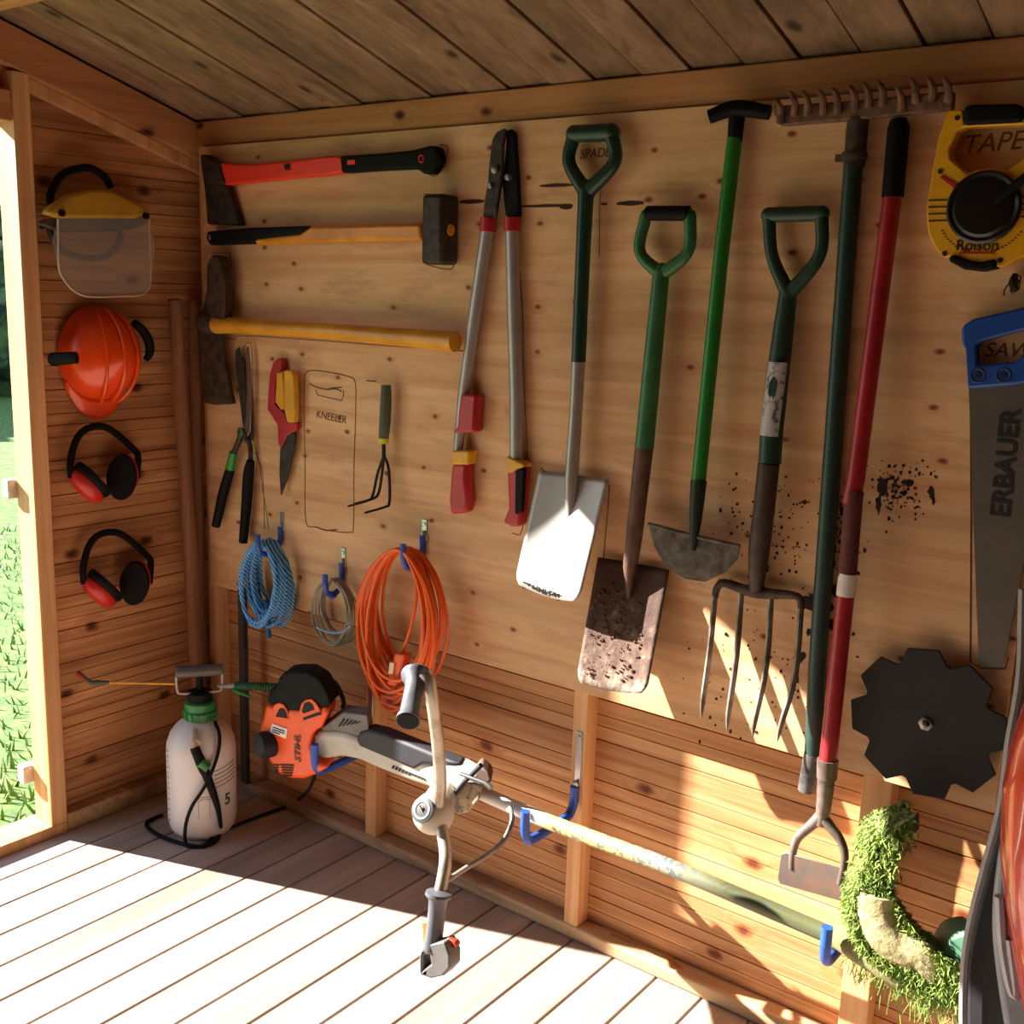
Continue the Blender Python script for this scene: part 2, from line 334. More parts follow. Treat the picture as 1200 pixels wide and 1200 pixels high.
# ================= TOOL BOARD =================
PF=.0585     # face of the plywood, metres in front of the wall planks
board=thing('tool_board',(1.18,-.052,.62),'large plywood sheet with pencilled tool outlines, fixed above the bare planks','board')
b=B(); b.box((.078,-PF,.62),(2.28,-.046,1.858)); b.build('plywood_sheet',M_ply,board,bevel=.0012,seg=1)
def line(b,px,dep=PF+.0006,r=.0010,sm=4): b=B(); b.tube([W(x,y,dep) for x,y in px],r,6,sm=sm); b.build('pencil_outline',M_pencil,board,smooth=False,recalc=False)
b=B()
z4=lambda X,Y:(200+X/3.3333,100+Y/3.3333)
q4=lambda X,Y:(200+X/4,380+Y/4)
kn=lambda X,Y:(340+X/5.457,420+Y/5.457)
line(b,[z4(*p) for p in ((1050,232),(1082,240),(1075,290),(1055,335),(1030,355),(1005,345))])
line(b,[z4(*p) for p in ((985,425),(1100,432),(1115,480),(1110,690),(1075,718),(1000,700))])
line(b,[z4(*p) for p in ((160,655),(232,655),(234,700),(230,790))],sm=0)
line(b,[z4(*p) for p in ((205,385),(245,470),(290,545))],sm=0)
line(b,[z4(*p) for p in ((190,985),(250,992),(330,980),(1090,1035),(1118,1030),(1120,975))],r=.0008)
line(b,[kn(*p) for p in ((90,320),(92,130),(115,82),(180,80),(300,98),(380,120),(415,150),(420,300),(408,700),(405,1070),(380,1112),(270,1105),(160,1078),(100,1040),(95,700),(90,330))],r=.0011)
line(b,[kn(*p) for p in ((125,160),(170,185),(230,198),(270,190),(330,185))],r=.0013); line(b,[kn(*p) for p in ((240,200),(290,195),(330,212))],r=.0013)
line(b,[kn(*p) for p in ((165,200),(175,235),(330,270),(342,232),(340,205))],r=.0010,sm=0); line(b,[kn(*p) for p in ((165,1078),(230,1100),(300,1095))],r=.0018)
line(b,[q4(*p) for p in ((335,120),(365,85),(382,140),(385,400),(388,540),(410,620),(430,760),(460,960))],r=.0009)
line(b,[q4(*p) for p in ((395,600),(430,700),(440,960))],r=.0009)
line(b,[(1137,435),(1138,600),(1137,776),(1150,783),(1178,784),(1182,770)],r=.0013,sm=0)
line(b,[(727,150),(726,175),(715,200),(704,222),(702,300)],r=.0006); line(b,[(604,270),(612,360),(614,450),(618,540),(612,620),(600,625)],r=.0009)
line(b,[(714,568),(712,600),(706,665)],r=.001,sm=0); line(b,[(634,548),(640,553),(662,556)],r=.0012)
for (x,y,s) in ((1162,168,.042),(1180,411,.034)):
    c=W(x,y,PF+.0006); b=B(); b.text({.042:'TAPE',.034:'SAW'}[s],c,(1,0,.04),(0,0,1),s,.0004,shear=.25); b.build('handwriting',M_pencil,board,smooth=False)
c=W(697,180,PF+.0006); b=B(); b.text('SPADE',c,(1,0,.02),(0,0,1),.026,.0004,shear=.15); b.build('handwriting',M_pencil,board,smooth=False)
c=W(388,489,PF+.0006); b=B(); b.text('KNEELER',c,(1,0,-.05),(0,0,1),.028,.0003,shear=.1); b.build('handwriting',M_pencil,board,smooth=False)
# long dark splits and small knots in the face veneer, soil thrown on the board
b=B(); rnd=random.Random(12)
def blot(b,c,rx,rz,n=10,rot=0,j=.25,dep=.0009):
    vs=[]
    for k in range(n):
        a=2*math.pi*k/n; r=1+rnd.uniform(-j,j); x=math.cos(a)*rx*r; z=math.sin(a)*rz*r
        vs.append(Vector((c.x+x*math.cos(rot)-z*math.sin(rot),c.y,c.z+x*math.sin(rot)+z*math.cos(rot))))
    b.slab(vs,(0,-dep,0))
for x0,x1,y,h in ((538,568,236,2),(608,672,241,1.3),(655,672,242,2.5),(632,672,217,1.6),(704,712,239,1),(722,756,238,2)):
    a,c=W(x0,y,PF),W(x1,y+.5,PF); m_=(a+c)/2; b=B(); blot(b,m_,(c.x-a.x)/2,h*.0024,12,0,.12); b.build('dark_split',plain('dark_knot','3a1c0e',.8),board,smooth=False)
b=B()
for i in range(560):
    t=rnd.random()
    if t<.30: x,y=rnd.gauss(905,28),rnd.gauss(620,50)
    elif t<.62: x,y=rnd.gauss(985,9),rnd.gauss(650,42)
    elif t<.85: x,y=rnd.gauss(1050,20),rnd.gauss(572,16)
    else: x,y=rnd.uniform(800,960),rnd.uniform(740,870)
    if not(540<y<880 and 780<x<1110): continue
    s=rnd.choice((.0012,.0016,.0022,.003)); blot(b,W(x,y,PF),s,s*rnd.uniform(.7,1.5),7)
for x,y,rx,rz,rot in ((1035,570,.011,.016,.3),(1030,592,.005,.014,.1),(1064,566,.009,.006,.2),(1092,578,.006,.012,.3),(1094,588,.003,.008,0),(1045,560,.006,.004,0),(1058,578,.004,.004,0),(980,735,.016,.012,-.6),(950,705,.018,.014,-.4),(968,712,.014,.011,.3),(982,692,.009,.012,0),(990,598,.009,.007,0),(940,770,.006,.012,-.3),(948,740,.007,.009,0)):
    blot(b,W(x,y,PF),rx,rz,11,rot,.4)
o=b.build('soil_splatter',plain('wet_soil','2a120c',.85,var=.3),board,smooth=False); o['kind']='stuff'; o['label']='dark soil splattered on the plywood'
# ================= helpers for tools =================
def wt(b,px,dep,r,**k):          # tube through pixels lying on a plane dep metres out (dep may be a list)
    d=dep if hasattr(dep,'__len__') else [dep]*len(px)
    return b.tube([W(x,y,e) for (x,y),e in zip(px,d)],r,**k)
def ws(b,px,dep,th,holes=(),sm=0):
    d=(lambda i:dep[i]) if hasattr(dep,'__len__') else (lambda i:dep)
    if sm: px=smp(px,sm)
    return b.slab([W(x,y,d(i)) for i,(x,y) in enumerate(px)],(0,th,0),[[W(x,y,d(0)) for x,y in h] for h in holes])
def dgrip(par,TL,TR,JL,JR,J,dep,mat,r=.012,gr=.014,name='d_handle',bow=.2):
    b=B(); TLp,TRp,Jp=W(*TL,dep),W(*TR,dep),W(*J,dep)
    b.tube([TLp,TRp],gr,16)
    for T,S_ in ((TL,JL),(TR,JR)): wt(b,[T,S_,J],dep,[r,r*.95,r*1.15],seg=14,sm=8)
    b.ball(TLp,gr*1.02); b.ball(TRp,gr*1.02); b.ball(Jp,r*1.25,(1,1,1.5))
    return b.build(name,mat,par,angle=60)
M_green1=plain('dark_green_plastic','12392c',.35,var=.25)
M_green2=plain('mid_green_plastic','2f6a3c',.4,var=.3,scale=14)
M_green3=plain('bright_green_paint','1f7a26',.35,var=.2)
M_green4=plain('bottle_green_plastic','1d3d2e',.45,var=.3,scale=20)
M_red=plain('red_plastic','b3202a',.4,var=.2)
M_redp=plain('red_paint','a21f26',.35,var=.25,scale=14)
M_yel=plain('yellow_plastic','e2a41c',.4,var=.15)
M_alu=plain('grey_tube','a8a19c',.35,.5,var=.1)
M_blade=plain('polished_steel','bdb7ae',.42,.35,var=.06,scale=14)
# --- splitting axe
t=thing('axe',W(240,255,.07),'splitting axe with neon orange and black handle at the top left of the board','axe')
b=B(); ws(b,[z4(*p) for p in ((182,303),(300,308),(480,292),(655,275),(668,340),(480,362),(320,378),(210,388),(190,350))],.094,.026,sm=3); b.build('handle',plain('neon_orange','f0381f',.4,var=.08),t,bevel=.007,seg=3)
b=B(); ws(b,[z4(*p) for p in ((658,275),(800,266),(940,252),(1005,235),(1035,236),(1050,290),(1020,345),(985,345),(955,325),(800,332),(664,342))],.096,.030); g=b.build('grip',M_black,t,bevel=.007,seg=3)
b=B(); c=W(*z4(705,300),.0965); b.box(c-Vector((.013,.001,.0055)),c+Vector((.013,.002,.0055))); b.build('orange_inset',MATS['neon_orange'],g,bevel=.003)
b=B(); b.tube([W(*z4(978,287),.0965)+Vector((.007*math.cos(a),0,.008*math.sin(a))) for a in [k*math.pi/8 for k in range(16)]],.0014,6,closed=True); b.build('hang_ring',MATS['neon_orange'],g)
b=B(); b.text('VE',W(*z4(455,320),.0955),(1,0,.02),(0,0,1),.02,.0008,bold=.001); b.build('maker_mark',M_ink,t,smooth=False)
b=B(); P0=[z4(*p) for p in ((112,268),(150,272),(185,300),(190,350),(214,392),(238,450),(268,548),(140,542),(136,470),(130,400),(118,330))]
ws(b,P0,[.092,.092,.092,.092,.09,.086,.082,.082,.085,.09,.092],.022); ws(b,[z4(*p) for p in ((125,275),(180,300),(205,385),(135,385),(122,330))],.104,.04); b.build('head',M_dsteel,t,bevel=.006,seg=2)
# --- sledgehammer
t=thing('sledgehammer',W(515,310,.08),'sledgehammer with yellow and black handle and square dark head, hung below the axe','hammer')
b=B(); ws(b,[z4(*p) for p in ((500,580),(545,550),(700,546),(975,540),(978,606),(700,610),(330,622),(326,600))],.098,.03); b.build('handle',plain('amber_handle','df8f1f',.4,var=.2,scale=12),t,bevel=.009,seg=3)
b=B(); ws(b,[z4(*p) for p in ((140,570),(300,556),(535,548),(500,582),(325,598),(322,618),(150,624),(135,600))],.100,.032); g=b.build('grip',M_black,t,bevel=.008,seg=3)
b=B(); c=W(*z4(152,594),.101); b.tube([c+Vector((.0035*math.cos(a),0,.006*math.sin(a))) for a in [k*math.pi/8 for k in range(16)]],.0012,6,closed=True); b.build('hang_hole_rim',M_zinc,g)
b=B(); a,c=W(*z4(985,425),.12),W(*z4(1048,700),.12); b.box((a.x-.002,-.122,c.z),(c.x+.008,-.062,a.z)); hd=b.build('head',M_dsteel,t,bevel=.009,seg=2); hx=c.x+.008
b=B(); b.lathe([(.013,-.01),(.013,.002),(.010,.003)],(hx,-.092,(a.z+c.z)/2),(1,0,0),20,sx=1.0); b.build('handle_end',MATS['amber_handle'],hd)
# --- mattock
t=thing('mattock',W(250,475,.08),'mattock with yellow handle and rusty two ended head, below the sledgehammer','mattock')
b=B(); wt(b,[z4(180,935),z4(300,942),z4(600,960),z4(850,980),z4(1112,1002)],.095,[.025,.020,.0195,.021,.0235],seg=16,sm=4); b.build('handle',plain('yellow_varnish','df9a2c',.35,var=.2,scale=9),t)
b=B(); c=W(*z4(150,925),.095); b.lathe([(.020,-.03),(.030,-.024),(.033,0),(.030,.026),(.022,.034)],c,(1,0,0),20)
ws(b,[z4(*p) for p in ((95,900),(190,920),(205,1080),(240,1245),(170,1250),(130,1240),(120,1120))],.10,.016)
ws(b,[z4(*p) for p in ((110,930),(205,930),(212,760),(190,670),(160,662),(140,700),(138,800))],.112,.03); b.build('head',M_rust,t,bevel=.004,seg=2)
# --- hedge shears
t=thing('hedge_shears',W(*q4(340,1020),.08),'long hedge shears with black handles, one green collar, blades pointing up','shears')
b=B(); ws(b,[q4(*p) for p in ((303,120),(318,106),(340,180),(352,330),(378,470),(385,545),(355,545),(335,460),(318,300),(302,190))],.078,.004); b.build('blade',M_dsteel,t,bevel=.001)
b=B(); ws(b,[q4(*p) for p in ((352,110),(362,100),(372,200),(375,380),(372,500),(345,560),(330,540),(352,440),(356,300))],.0835,.004); b.build('blade',plain('worn_steel','8a8178',.35,.8),t,bevel=.001)
b=B(); b.lathe([(.012,-.004),(.012,.004),(.007,.007)],W(*q4(330,505),.086),(0,-1,0),18); b.build('pivot',M_green2,t)
b=B(); wt(b,[q4(335,500),q4(318,555),q4(287,620)],.085,[.010,.008,.008],sm=3); wt(b,[q4(345,500),q4(372,570),q4(374,650)],.08,[.010,.007,.007],sm=3); b.build('tang',M_dsteel,t)
b=B(); wt(b,[q4(295,600),q4(277,685)],.085,[.012,.0135]); b.build('collar',plain('shear_green','2f8f2f',.4),t)
b=B(); wt(b,[q4(280,678),q4(245,800),q4(212,945)],.085,[.0135,.0145,.0125],seg=16,sm=3); b.build('handle',M_black,t)
b=B(); wt(b,[q4(375,640),q4(365,700),q4(355,850),q4(340,1022)],.085,[.011,.015,.0145,.0125],seg=16,sm=3); b.build('handle',M_black,t)
# --- one-handed shears
t=thing('grass_shears',W(*q4(515,800),.07),'small red and yellow one-handed grass shears with dark pointed blades','shears')
b=B(); ws(b,[q4(*p) for p in ((478,180),(500,160),(518,158),(522,215),(500,222),(488,260),(486,380),(535,420),(545,460),(592,462),(585,500),(545,520),(515,582),(503,560),(498,470),(452,400),(455,340),(462,240))],.080,.018); b.build('body',M_red,t,bevel=.003)
b=B(); ws(b,[q4(*p) for p in ((495,225),(522,222),(530,300),(530,395),(515,402),(488,365))],.090,.016); b.build('handle',M_yel,t,bevel=.004)
b=B(); ws(b,[q4(*p) for p in ((528,215),(565,216),(577,250),(580,400),(575,462),(545,462),(532,410),(530,300))],.094,.018); b.build('handle',M_yel,t,bevel=.004)
b=B(); ws(b,[q4(*p) for p in ((532,500),(584,512),(575,590),(545,720),(515,802),(508,700),(512,590))],.078,.006); b.build('blade',M_dsteel,t,bevel=.0015)
# --- hand cultivator
t=thing('hand_cultivator',W(*q4(1000,860),.07),'three pronged hand cultivator with grey green handle beside the pencilled kneeler outline','cultivator')
b=B(); wt(b,[q4(1010,285),q4(1010,340),q4(1005,450),q4(998,540)],.085,[.012,.0135,.014,.0125],seg=16,sm=4); h=b.build('handle',plain('grey_green_rubber','4c5443',.6,var=.2),t)
b=B(); wt(b,[q4(999,533),q4(998,558)],.085,[.0135,.012],seg=16); b.build('collar',plain('lime_plastic','c2c32c',.4),h)
x0=W(*q4(1000,600),.085).x
b=B(); wt(b,[q4(998,550),q4(999,625)],.085,.005)
for pts in (((1000,615),(970,700),(948,800)),((1000,615),(988,720),(975,790)),((1000,615),(1022,680),(1026,830))):
    a=[W(*q4(*p),.085) for p in pts]; e=a[-1]; a+= [e+Vector((0,-.018,-.012)),e+Vector((0,-.085,-.017))]; b.tube(a,[.0036]*3+[.0034,.0028],8,sm=5)
b.build('tines',plain('black_iron','2b1a1a',.5,.4),t)
# --- loppers
t=thing('loppers',W(600,615,.07),'long loppers with grey tube arms and red and yellow grips, open end downwards','loppers')
l3=lambda X,Y:(500+X/4.615,120+Y/4.615)
b=B(); ws(b,[l3(*p) for p in ((352,200),(375,160),(420,138),(425,160),(410,230),(408,330),(400,420),(380,560),(372,625),(302,622),(312,520),(330,430),(335,340))],.088,.010); b.build('blade',M_dsteel,t,bevel=.003)
b=B(); ws(b,[l3(*p) for p in ((428,150),(455,142),(475,170),(480,260),(492,400),(500,620),(424,618),(410,480),(395,420),(412,380),(425,260))],.076,.012); b.build('hook_blade',M_black,t,bevel=.004)
b=B()
for X,Y,r in ((370,360,.010),(440,405,.007),(345,450,.007)): b.lathe([(r,-.006),(r,.004),(r*.7,.006)],W(*l3(X,Y),.090),(0,-1,0),16)
b.build('pivot_bolt',M_nail,t)
for k,(p0,p1,dd) in enumerate((((336,622),(330,700),.080),((462,622),(462,698),.080))):
    b=B(); wt(b,[l3(*p0),l3(*p1)],dd,[.0185,.019],seg=18); b.build('ferrule',M_red,t,bevel=.001)
b=B(); wt(b,[(571,270),(557,365),(543,465),(536,535)],.078,[.0165,.0165,.0150,.0125],seg=18,flat=.8); b.build('arm',M_alu,t)
b=B(); wt(b,[(600,270),(602,365),(605,460),(605,540)],.078,.0165,seg=18,flat=.8); b.build('arm',M_alu,t)
l4=lambda X,Y:(500+X/3.333,380+Y/3.333)
b=B(); ws(b,[l4(*p) for p in ((132,272),(193,274),(185,400),(186,424),(95,425),(118,400),(122,340))],.097,.036); b.build('sleeve',M_red,t,bevel=.007,seg=3)
b=B(); ws(b,[l4(*p) for p in ((96,494),(168,494),(160,550),(96,550))],.096,.034); b.build('grip_collar',M_yel,t,bevel=.005,seg=3)
b=B(); ws(b,[l4(*p) for p in ((98,545),(155,545),(150,600),(160,690),(150,738),(92,743),(85,690),(92,600))],.096,.034); b.build('grip',M_red,t,bevel=.008,seg=3)
b=B(); ws(b,[l4(*p) for p in ((308,515),(380,545),(378,560),(345,572),(335,582),(315,582))],.097,.034); b.build('grip_collar',M_yel,t,bevel=.005,seg=3)
b=B(); ws(b,[l4(*p) for p in ((312,578),(345,568),(378,560),(368,650),(360,790),(330,792),(295,775),(318,720))],.096,.034); g=b.build('grip',M_red,t,bevel=.007,seg=3)
b=B(); ws(b,[l4(*p) for p in ((344,572),(382,560),(372,735),(342,745))],.099,.012); b.build('grip_pad',M_black,g,bevel=.004)
# --- bright stainless spade
def spade_blade(b,TL,TR,BL,BR,dT,dB,bulge,sag,rc=.0):
    tl,tr,bl,br=W(*TL,dT),W(*TR,dT),W(*BL,dB),W(*BR,dB)
    def f(u,v):
        p=tl.lerp(tr,u).lerp(bl.lerp(br,u),v); e=(2*u-1)**2
        p=p+Vector((0,bulge*(1-e),-sag*(1-e)*v**3)); 
        if v>.9: p.x+=( .5-u)*2*.012*((v-.9)/.1)**2
        return p
    b.grid(f,20,24)
t=thing('spade',W(650,700,.15),'shiny steel spade with dark green D handle, clean blade catching the sun','spade','garden spades on the board')
del t['group']
dgrip(t,(673,157),(716,155),(667,190),(720,190),(687,226),.088,M_green1,.0145,.0175)
b=B(); wt(b,[(687,222),(683,300),(678,424)],.090,[.0165,.0155,.0155],seg=18); b.build('shaft',M_green1,t)
b=B(); wt(b,[(678,422),(675,480),(671,540),(669,575),(668,622)],[.090,.090,.092,.094,.098],[.0145,.014,.0145,.014,.005],seg=18,sm=3); b.build('socket',M_alu,t)
b=B(); spade_blade(b,(632,552),(713,562),(603,684),(678,706),.082,.160,.006,.010); b.build('blade',M_blade,t,solid=.003)
b=B(); b.text('STAINLESS',W(634,693,.155),W(655,700,.157)-W(620,688,.157),(0,-.15,1),.022,.0006,bold=.0006); b.build('stamp',M_ink,t,smooth=False)
# --- muddy spade
t=thing('spade',W(715,810,.14),'mud caked spade with mid green D handle, right of the shiny spade','spade')
dgrip(t,(757,252),(809,252),(750,295),(806,295),(775,322),.088,M_green2,.0125,.011)
b=B(); wt(b,[W and (759,250),(807,250)],.090,.0145,seg=16); b.build('grip_insert',M_black,t)
b=B(); wt(b,[(775,318),(765,420),(755,525)],[.088,.092,.096],[.0165,.0185,.0195],seg=18,sm=3); b.build('shaft',M_green2,t)
b=B(); wt(b,[(755,524),(748,585),(742,640),(738,665),(737,700)],[.096,.098,.098,.096,.094],[.019,.018,.0165,.014,.004],seg=18,sm=3); b.build('socket',plain('rust_brown_steel','6b4a3a',.6,.3,scale=30,c2='4a3228',bump=.3),t)
mud,nt,bs=newmat('mud_on_steel'); tc=nt.nodes.new('ShaderNodeTexCoord')
a1=N(nt,'ShaderNodeTexNoise',Scale=26.0,Detail=8.0,Roughness=.7); nt.links.new(tc.outputs['Object'],a1.inputs['Vector'])
sp_=nt.nodes.new('ShaderNodeSeparateXYZ'); nt.links.new(tc.outputs['Object'],sp_.inputs[0])
ma=N(nt,'ShaderNodeMath',_operation='MULTIPLY_ADD'); nt.links.new(sp_.outputs['Z'],ma.inputs[0]); ma.inputs[1].default_value=-1.6; nt.links.new(a1.outputs['Fac'],ma.inputs[2])
cc=ramp(nt,ma.outputs[0],[(.24,lin('4a3226')),(.40,lin('6d5546')),(.54,lin('a39484')),(.74,lin('c0b5a8'))]); nt.links.new(cc,bs.inputs['Base Color']); bs.inputs['Roughness'].default_value=.85
bp=N(nt,'ShaderNodeBump',Strength=.9,Distance=.006); nt.links.new(a1.outputs['Fac'],bp.inputs['Height']); nt.links.new(bp.outputs[0],bs.inputs['Normal'])
b=B(); spade_blade(b,(701,653),(784,668),(675,799),(757,814),.074,.145,.006,.008); b.build('blade',mud,t,solid=.004)
b=B(); rnd=random.Random(3); tl,tr,bl,br=W(701,653,.077),W(784,668,.077),W(675,799,.148),W(757,814,.148)
for i in range(150):
    u=rnd.uniform(.05,.8); v=rnd.gauss(.55,.14) if rnd.random()<.5 else rnd.uniform(.1,.95)
    if not .05<v<.95: continue
    p=tl.lerp(tr,u).lerp(bl.lerp(br,u),v)+Vector((0,.006*(1-(2*u-1)**2),0)); s=rnd.uniform(.001,.0034); b.ball(p,s,(rnd.uniform(.8,1.5),.6,rnd.uniform(.7,1.3)),7,5)
o=b.build('soil_crumbs',plain('crumb_soil','5a3626',.9,var=.35),t); o['kind']='stuff'
# --- half moon edger
t=thing('lawn_edger',W(815,682,.13),'half moon lawn edging iron with bright green shaft and black T handle','edger')
b=B(); b.tube([W(831,137,.104),W(862,127,.090),W(902,132,.078)],[.013,.015,.013],14,sm=5); wt(b,[(864,130),(861,166)],.080,[.016,.014],seg=14); b.build('t_handle',M_black,t)
b=B(); wt(b,[(861,162),(845,300),(818,570)],[.080,.090,.105],[.0145,.0145,.0145],seg=18); b.build('shaft',M_green3,t)
b=B(); wt(b,[(819,563),(815,610),(812,645)],[.105,.108,.111],[.0165,.0125,.0055],seg=14,sm=3); b.build('socket',plain('dark_green_iron','1c241b',.5,.3),t)
b=B(); ws(b,[(760,614),(788,620),(812,629),(842,636),(867,640),(864,655),(850,671),(826,682),(803,679),(780,664),(766,640)],.104,.004); bl_=b.build('blade',plain('dirty_steel','6d665c',.7,.2,scale=35,c2='3f2f24',bump=.4),t,bevel=.0012)
b=B(); b.tube([W(760,614,.106),W(812,628,.110),W(867,640,.106)],.0042,8); b.build('tread',MATS['dirty_steel'],t)
# --- digging fork
t=thing('digging_fork',W(900,868,.11),'four tined digging fork with bottle green D handle and worn sticker on the shaft','fork')
dgrip(t,(901,252),(963,250),(905,300),(960,300),(924,345),.085,M_green4,.0125,.014)
b=B(); wt(b,[(924,340),(914,420),(905,500),(902,543)],[.083,.088,.095,.10],[.0165,.0205,.0215,.0215],seg=18,sm=3); sh=b.build('shaft',M_green4,t)
b=B(); wt(b,[(901,543),(895,600),(889,650),(886,692)],[.10,.098,.092,.082],[.0205,.0205,.02,.013],seg=18,sm=3); b.build('socket',plain('brown_black_steel','4a3830',.55,.3,c2='30221c',bump=.2),t)
# worn sticker wraps the shaft
b=B()
def stk(u,v):
    a=-math.pi*.5+(u-.5)*2.0; px,py=(915-11*v,424+86*v); c=W(px,py,.090+.006*v); return c+Vector((math.cos(a)*.0222,math.sin(a)*.0222,0))
b.grid(stk,12,6); st=b.build('sticker',plain('silver_sticker','b9b4b2',.5,scale=60,c2='55524c',lo=.38,hi=.5),sh)
b=B(); c=stk(.5,.35)+Vector((0,-.0006,0)); ws_=[(0,.022),(.009,.008),(.007,-.012),(0,-.026),(-.008,-.010),(-.007,.010)]
b.slab([c+Vector((x,0,z)) for x,z in ws_],(0,.0004,0)); b.build('leaf_emblem',M_green1,sh)
b=B(); wt(b,[(838,700),(840,690),(848,683),(870,690),(887,694),(905,696),(925,697),(937,701),(939,714)],.079,[.0065,.0075,.0085,.0105,.0125,.0105,.0085,.0075,.0065],seg=12,sm=3); b.build('crosshead',M_rust,t)
M_tine=plain('worn_tine','8f857b',.4,.6,scale=25,c2='5d4b3f')
for pts in (((838,697),(832,760),(822,842)),((869,692),(863,770),(852,856)),((904,697),(898,780),(882,864)),((939,710),(932,790),(911,869))):
    b=B(); wt(b,[pts[0],pts[1],((pts[1][0]+3*pts[2][0])/4-1,(pts[1][1]+3*pts[2][1])/4),pts[2]],[.079,.098,.124,.134],[.0062,.0064,.0056,.0012],seg=8,sm=4); b.build('tine',M_tine,t)
# --- garden rake, head up
t=thing('garden_rake',W(945,925,.08),'garden rake hung head up, rusty toothed head against the beam, dark green shaft','rake')
b=B(); b.tube([W(1003,150,.084),W(985,400,.08),W(957,790,.08),W(953,885,.08)],[.0165]*4,16); b.build('shaft',plain('green_black_sleeve','17372f',.45,var=.3),t)
b=B(); wt(b,[(953,883),(945,926)],.08,[.0175,.017],seg=18); b.build('shaft_end',plain('grey_tape','6e6a66',.5,.3,scale=30,c2='2f2d2b'),t)
b=B(); wt(b,[(1006,138),(1001,196)],.084,[.0185,.0175],seg=16); b.lathe([(.021,-.006),(.023,0),(.021,.008)],W(1001,184,.084),W(1005,140,.084)-W(1001,184,.084),16); b.obox(W(990,185,.09),(.03,0,0),(0,.012,0),(0,0,.012)); b.build('socket',M_rust,t)
M_rk=plain('rusty_clay','84614a',.85,.15,scale=45,c2='4d352a',bump=.6)
b=B(); b.slab([W(x,y,.10) for x,y in ((904,128),(913,147),(1010,139),(1115,128),(1116,106),(1010,117),(906,124))],(0,.022,0)); b.build('head_bar',M_rk,t,bevel=.004)
for X,Y in ((325,345),(375,320),(420,320),(475,315),(525,310),(585,300),(635,290),(685,285),(750,305),(800,275),(860,270),(915,270)):
    x,y=800+X/3,Y/3; b=B(); b.tube([W(x+6,y+28,.10),W(x+6.5,y+14,.112),W(x+3.5,y+5,.118),W(x,y,.118)],[.0075,.006,.0048,.0022],8,sm=4); b.build('tooth',M_rk,t)
# --- red draw hoe
t=thing('draw_hoe',W(955,1055,.13),'red shafted hoe with black grip, white band and forked swan neck above a flat blade','hoe')
b=B(); wt(b,[(1053,139),(1053,150),(1046,231)],.085,[.013,.0185,.0185],seg=18); b.build('grip',M_black,t)
dd=lambda y:.084+(y-230)/660*.05
b=B(); wt(b,[(1046,229),(1003,560),(997,590)],[dd(229),dd(560),dd(590)],.0162,seg=18); b.build('shaft',M_redp,t)
b=B(); wt(b,[(1001,575),(993,675)],[dd(575),dd(675)],.0166,seg=18); b.build('scuffed_section',plain('scuffed_maroon','5e2622',.7,var=.3,scale=22),t)
b=B(); wt(b,[(994,672),(991,698)],[dd(672),dd(698)],.0172,seg=18); b.build('white_band',plain('white_tape','ddd3cb',.5),t)
b=B(); wt(b,[(991,696),(970,893)],[dd(696),dd(893)],.0162,seg=18); b.build('shaft',M_redp,t)
M_neck=plain('forged_neck','7d6e66',.5,.4,scale=30,c2='54463e')
b=B(); wt(b,[(970,890),(969,912)],.135,[.0195,.0185],seg=16); wt(b,[(969,900),(966,940),(962,966)],.135,[.0165,.0145,.0115],seg=14,sm=3)
for pts in (((964,955),(950,968),(935,982),(929,1000),(928,1018)),((962,955),(974,970),(985,985),(990,1005),(984,1036))): wt(b,pts,[.135,.136,.138,.14,.142],[.0125,.010,.0085,.0078,.0065],seg=10,sm=4)
b.build('forked_neck',M_neck,t,angle=60)
b=B(); ws(b,[(915,1001),(921,999),(998,1021),(997,1040),(990,1055),(985,1056),(914,1036),(911,1030)],.146,.004); b.build('blade',plain('grey_blade','6a6764',.45,.5,scale=30,c2='8a6a58'),t,bevel=.0012)
# --- open reel tape
t=thing('tape_reel',W(1150,318,.08),'yellow open reel measuring tape with black hub, at the right end by the beam','tape measure')
body=[(1111,129),(1128,128),(1130,145),(1198,142),(1200,126),(1216,125),(1216,160),(1224,190),(1230,225),(1230,255),(1220,280),(1200,300),(1170,314),(1165,309),(1150,312),(1130,308),(1118,299),(1108,303),(1096,292),(1088,275),(1085,250),(1089,220),(1094,190),(1100,160)]
hole=[(1122,153),(1130,149),(1200,146),(1206,165),(1205,182),(1180,200),(1160,197),(1145,199),(1133,204),(1113,186),(1112,175)]
b=B(); ws(b,body,.098,.030,holes=[hole]); b.build('frame',plain('reel_yellow','e3a414',.4,var=.08),t,bevel=.004,seg=2)
b=B(); ws(b,[(1129,124),(1140,122),(1190,121),(1199,124),(1199,141),(1190,143),(1140,146),(1129,147)],.104,.04); b.build('carry_grip',M_black,t,bevel=.006,seg=3)
c=W(1153,243,.10); b=B(); b.lathe([(.058,-.012),(.058,.004),(.054,.007),(.048,.005),(.043,.009),(.02,.010)],c,(0,-1,0),40); hb=b.build('hub',plain('hub_black','0f0e12',.3,var=.2),t)
b=B(); p,q=W(1166,236,.114),W(1208,203,.118); b.tube([p,q],.0075,12); b.ball(q,.011); b.build('crank',M_black,t)
b=B(); ws(b,[(1101,208),(1105,205),(1128,220),(1124,226)],.1005,.004); b.build('red_tab',M_red,t,bevel=.001)
b=B()
for x0,x1,ys in ((1088,1110,(234,242,250,258)),(1196,1217,(230,238,245,253))):
    for y in ys: b=B(); ws(b,[(x0,y),(x1,y-.6),(x1,y+1.2),(x0,y+1.8)],.0990,.004); b.build('case_slot',plain('print_brown','3a1a0a',.7),t,smooth=False)
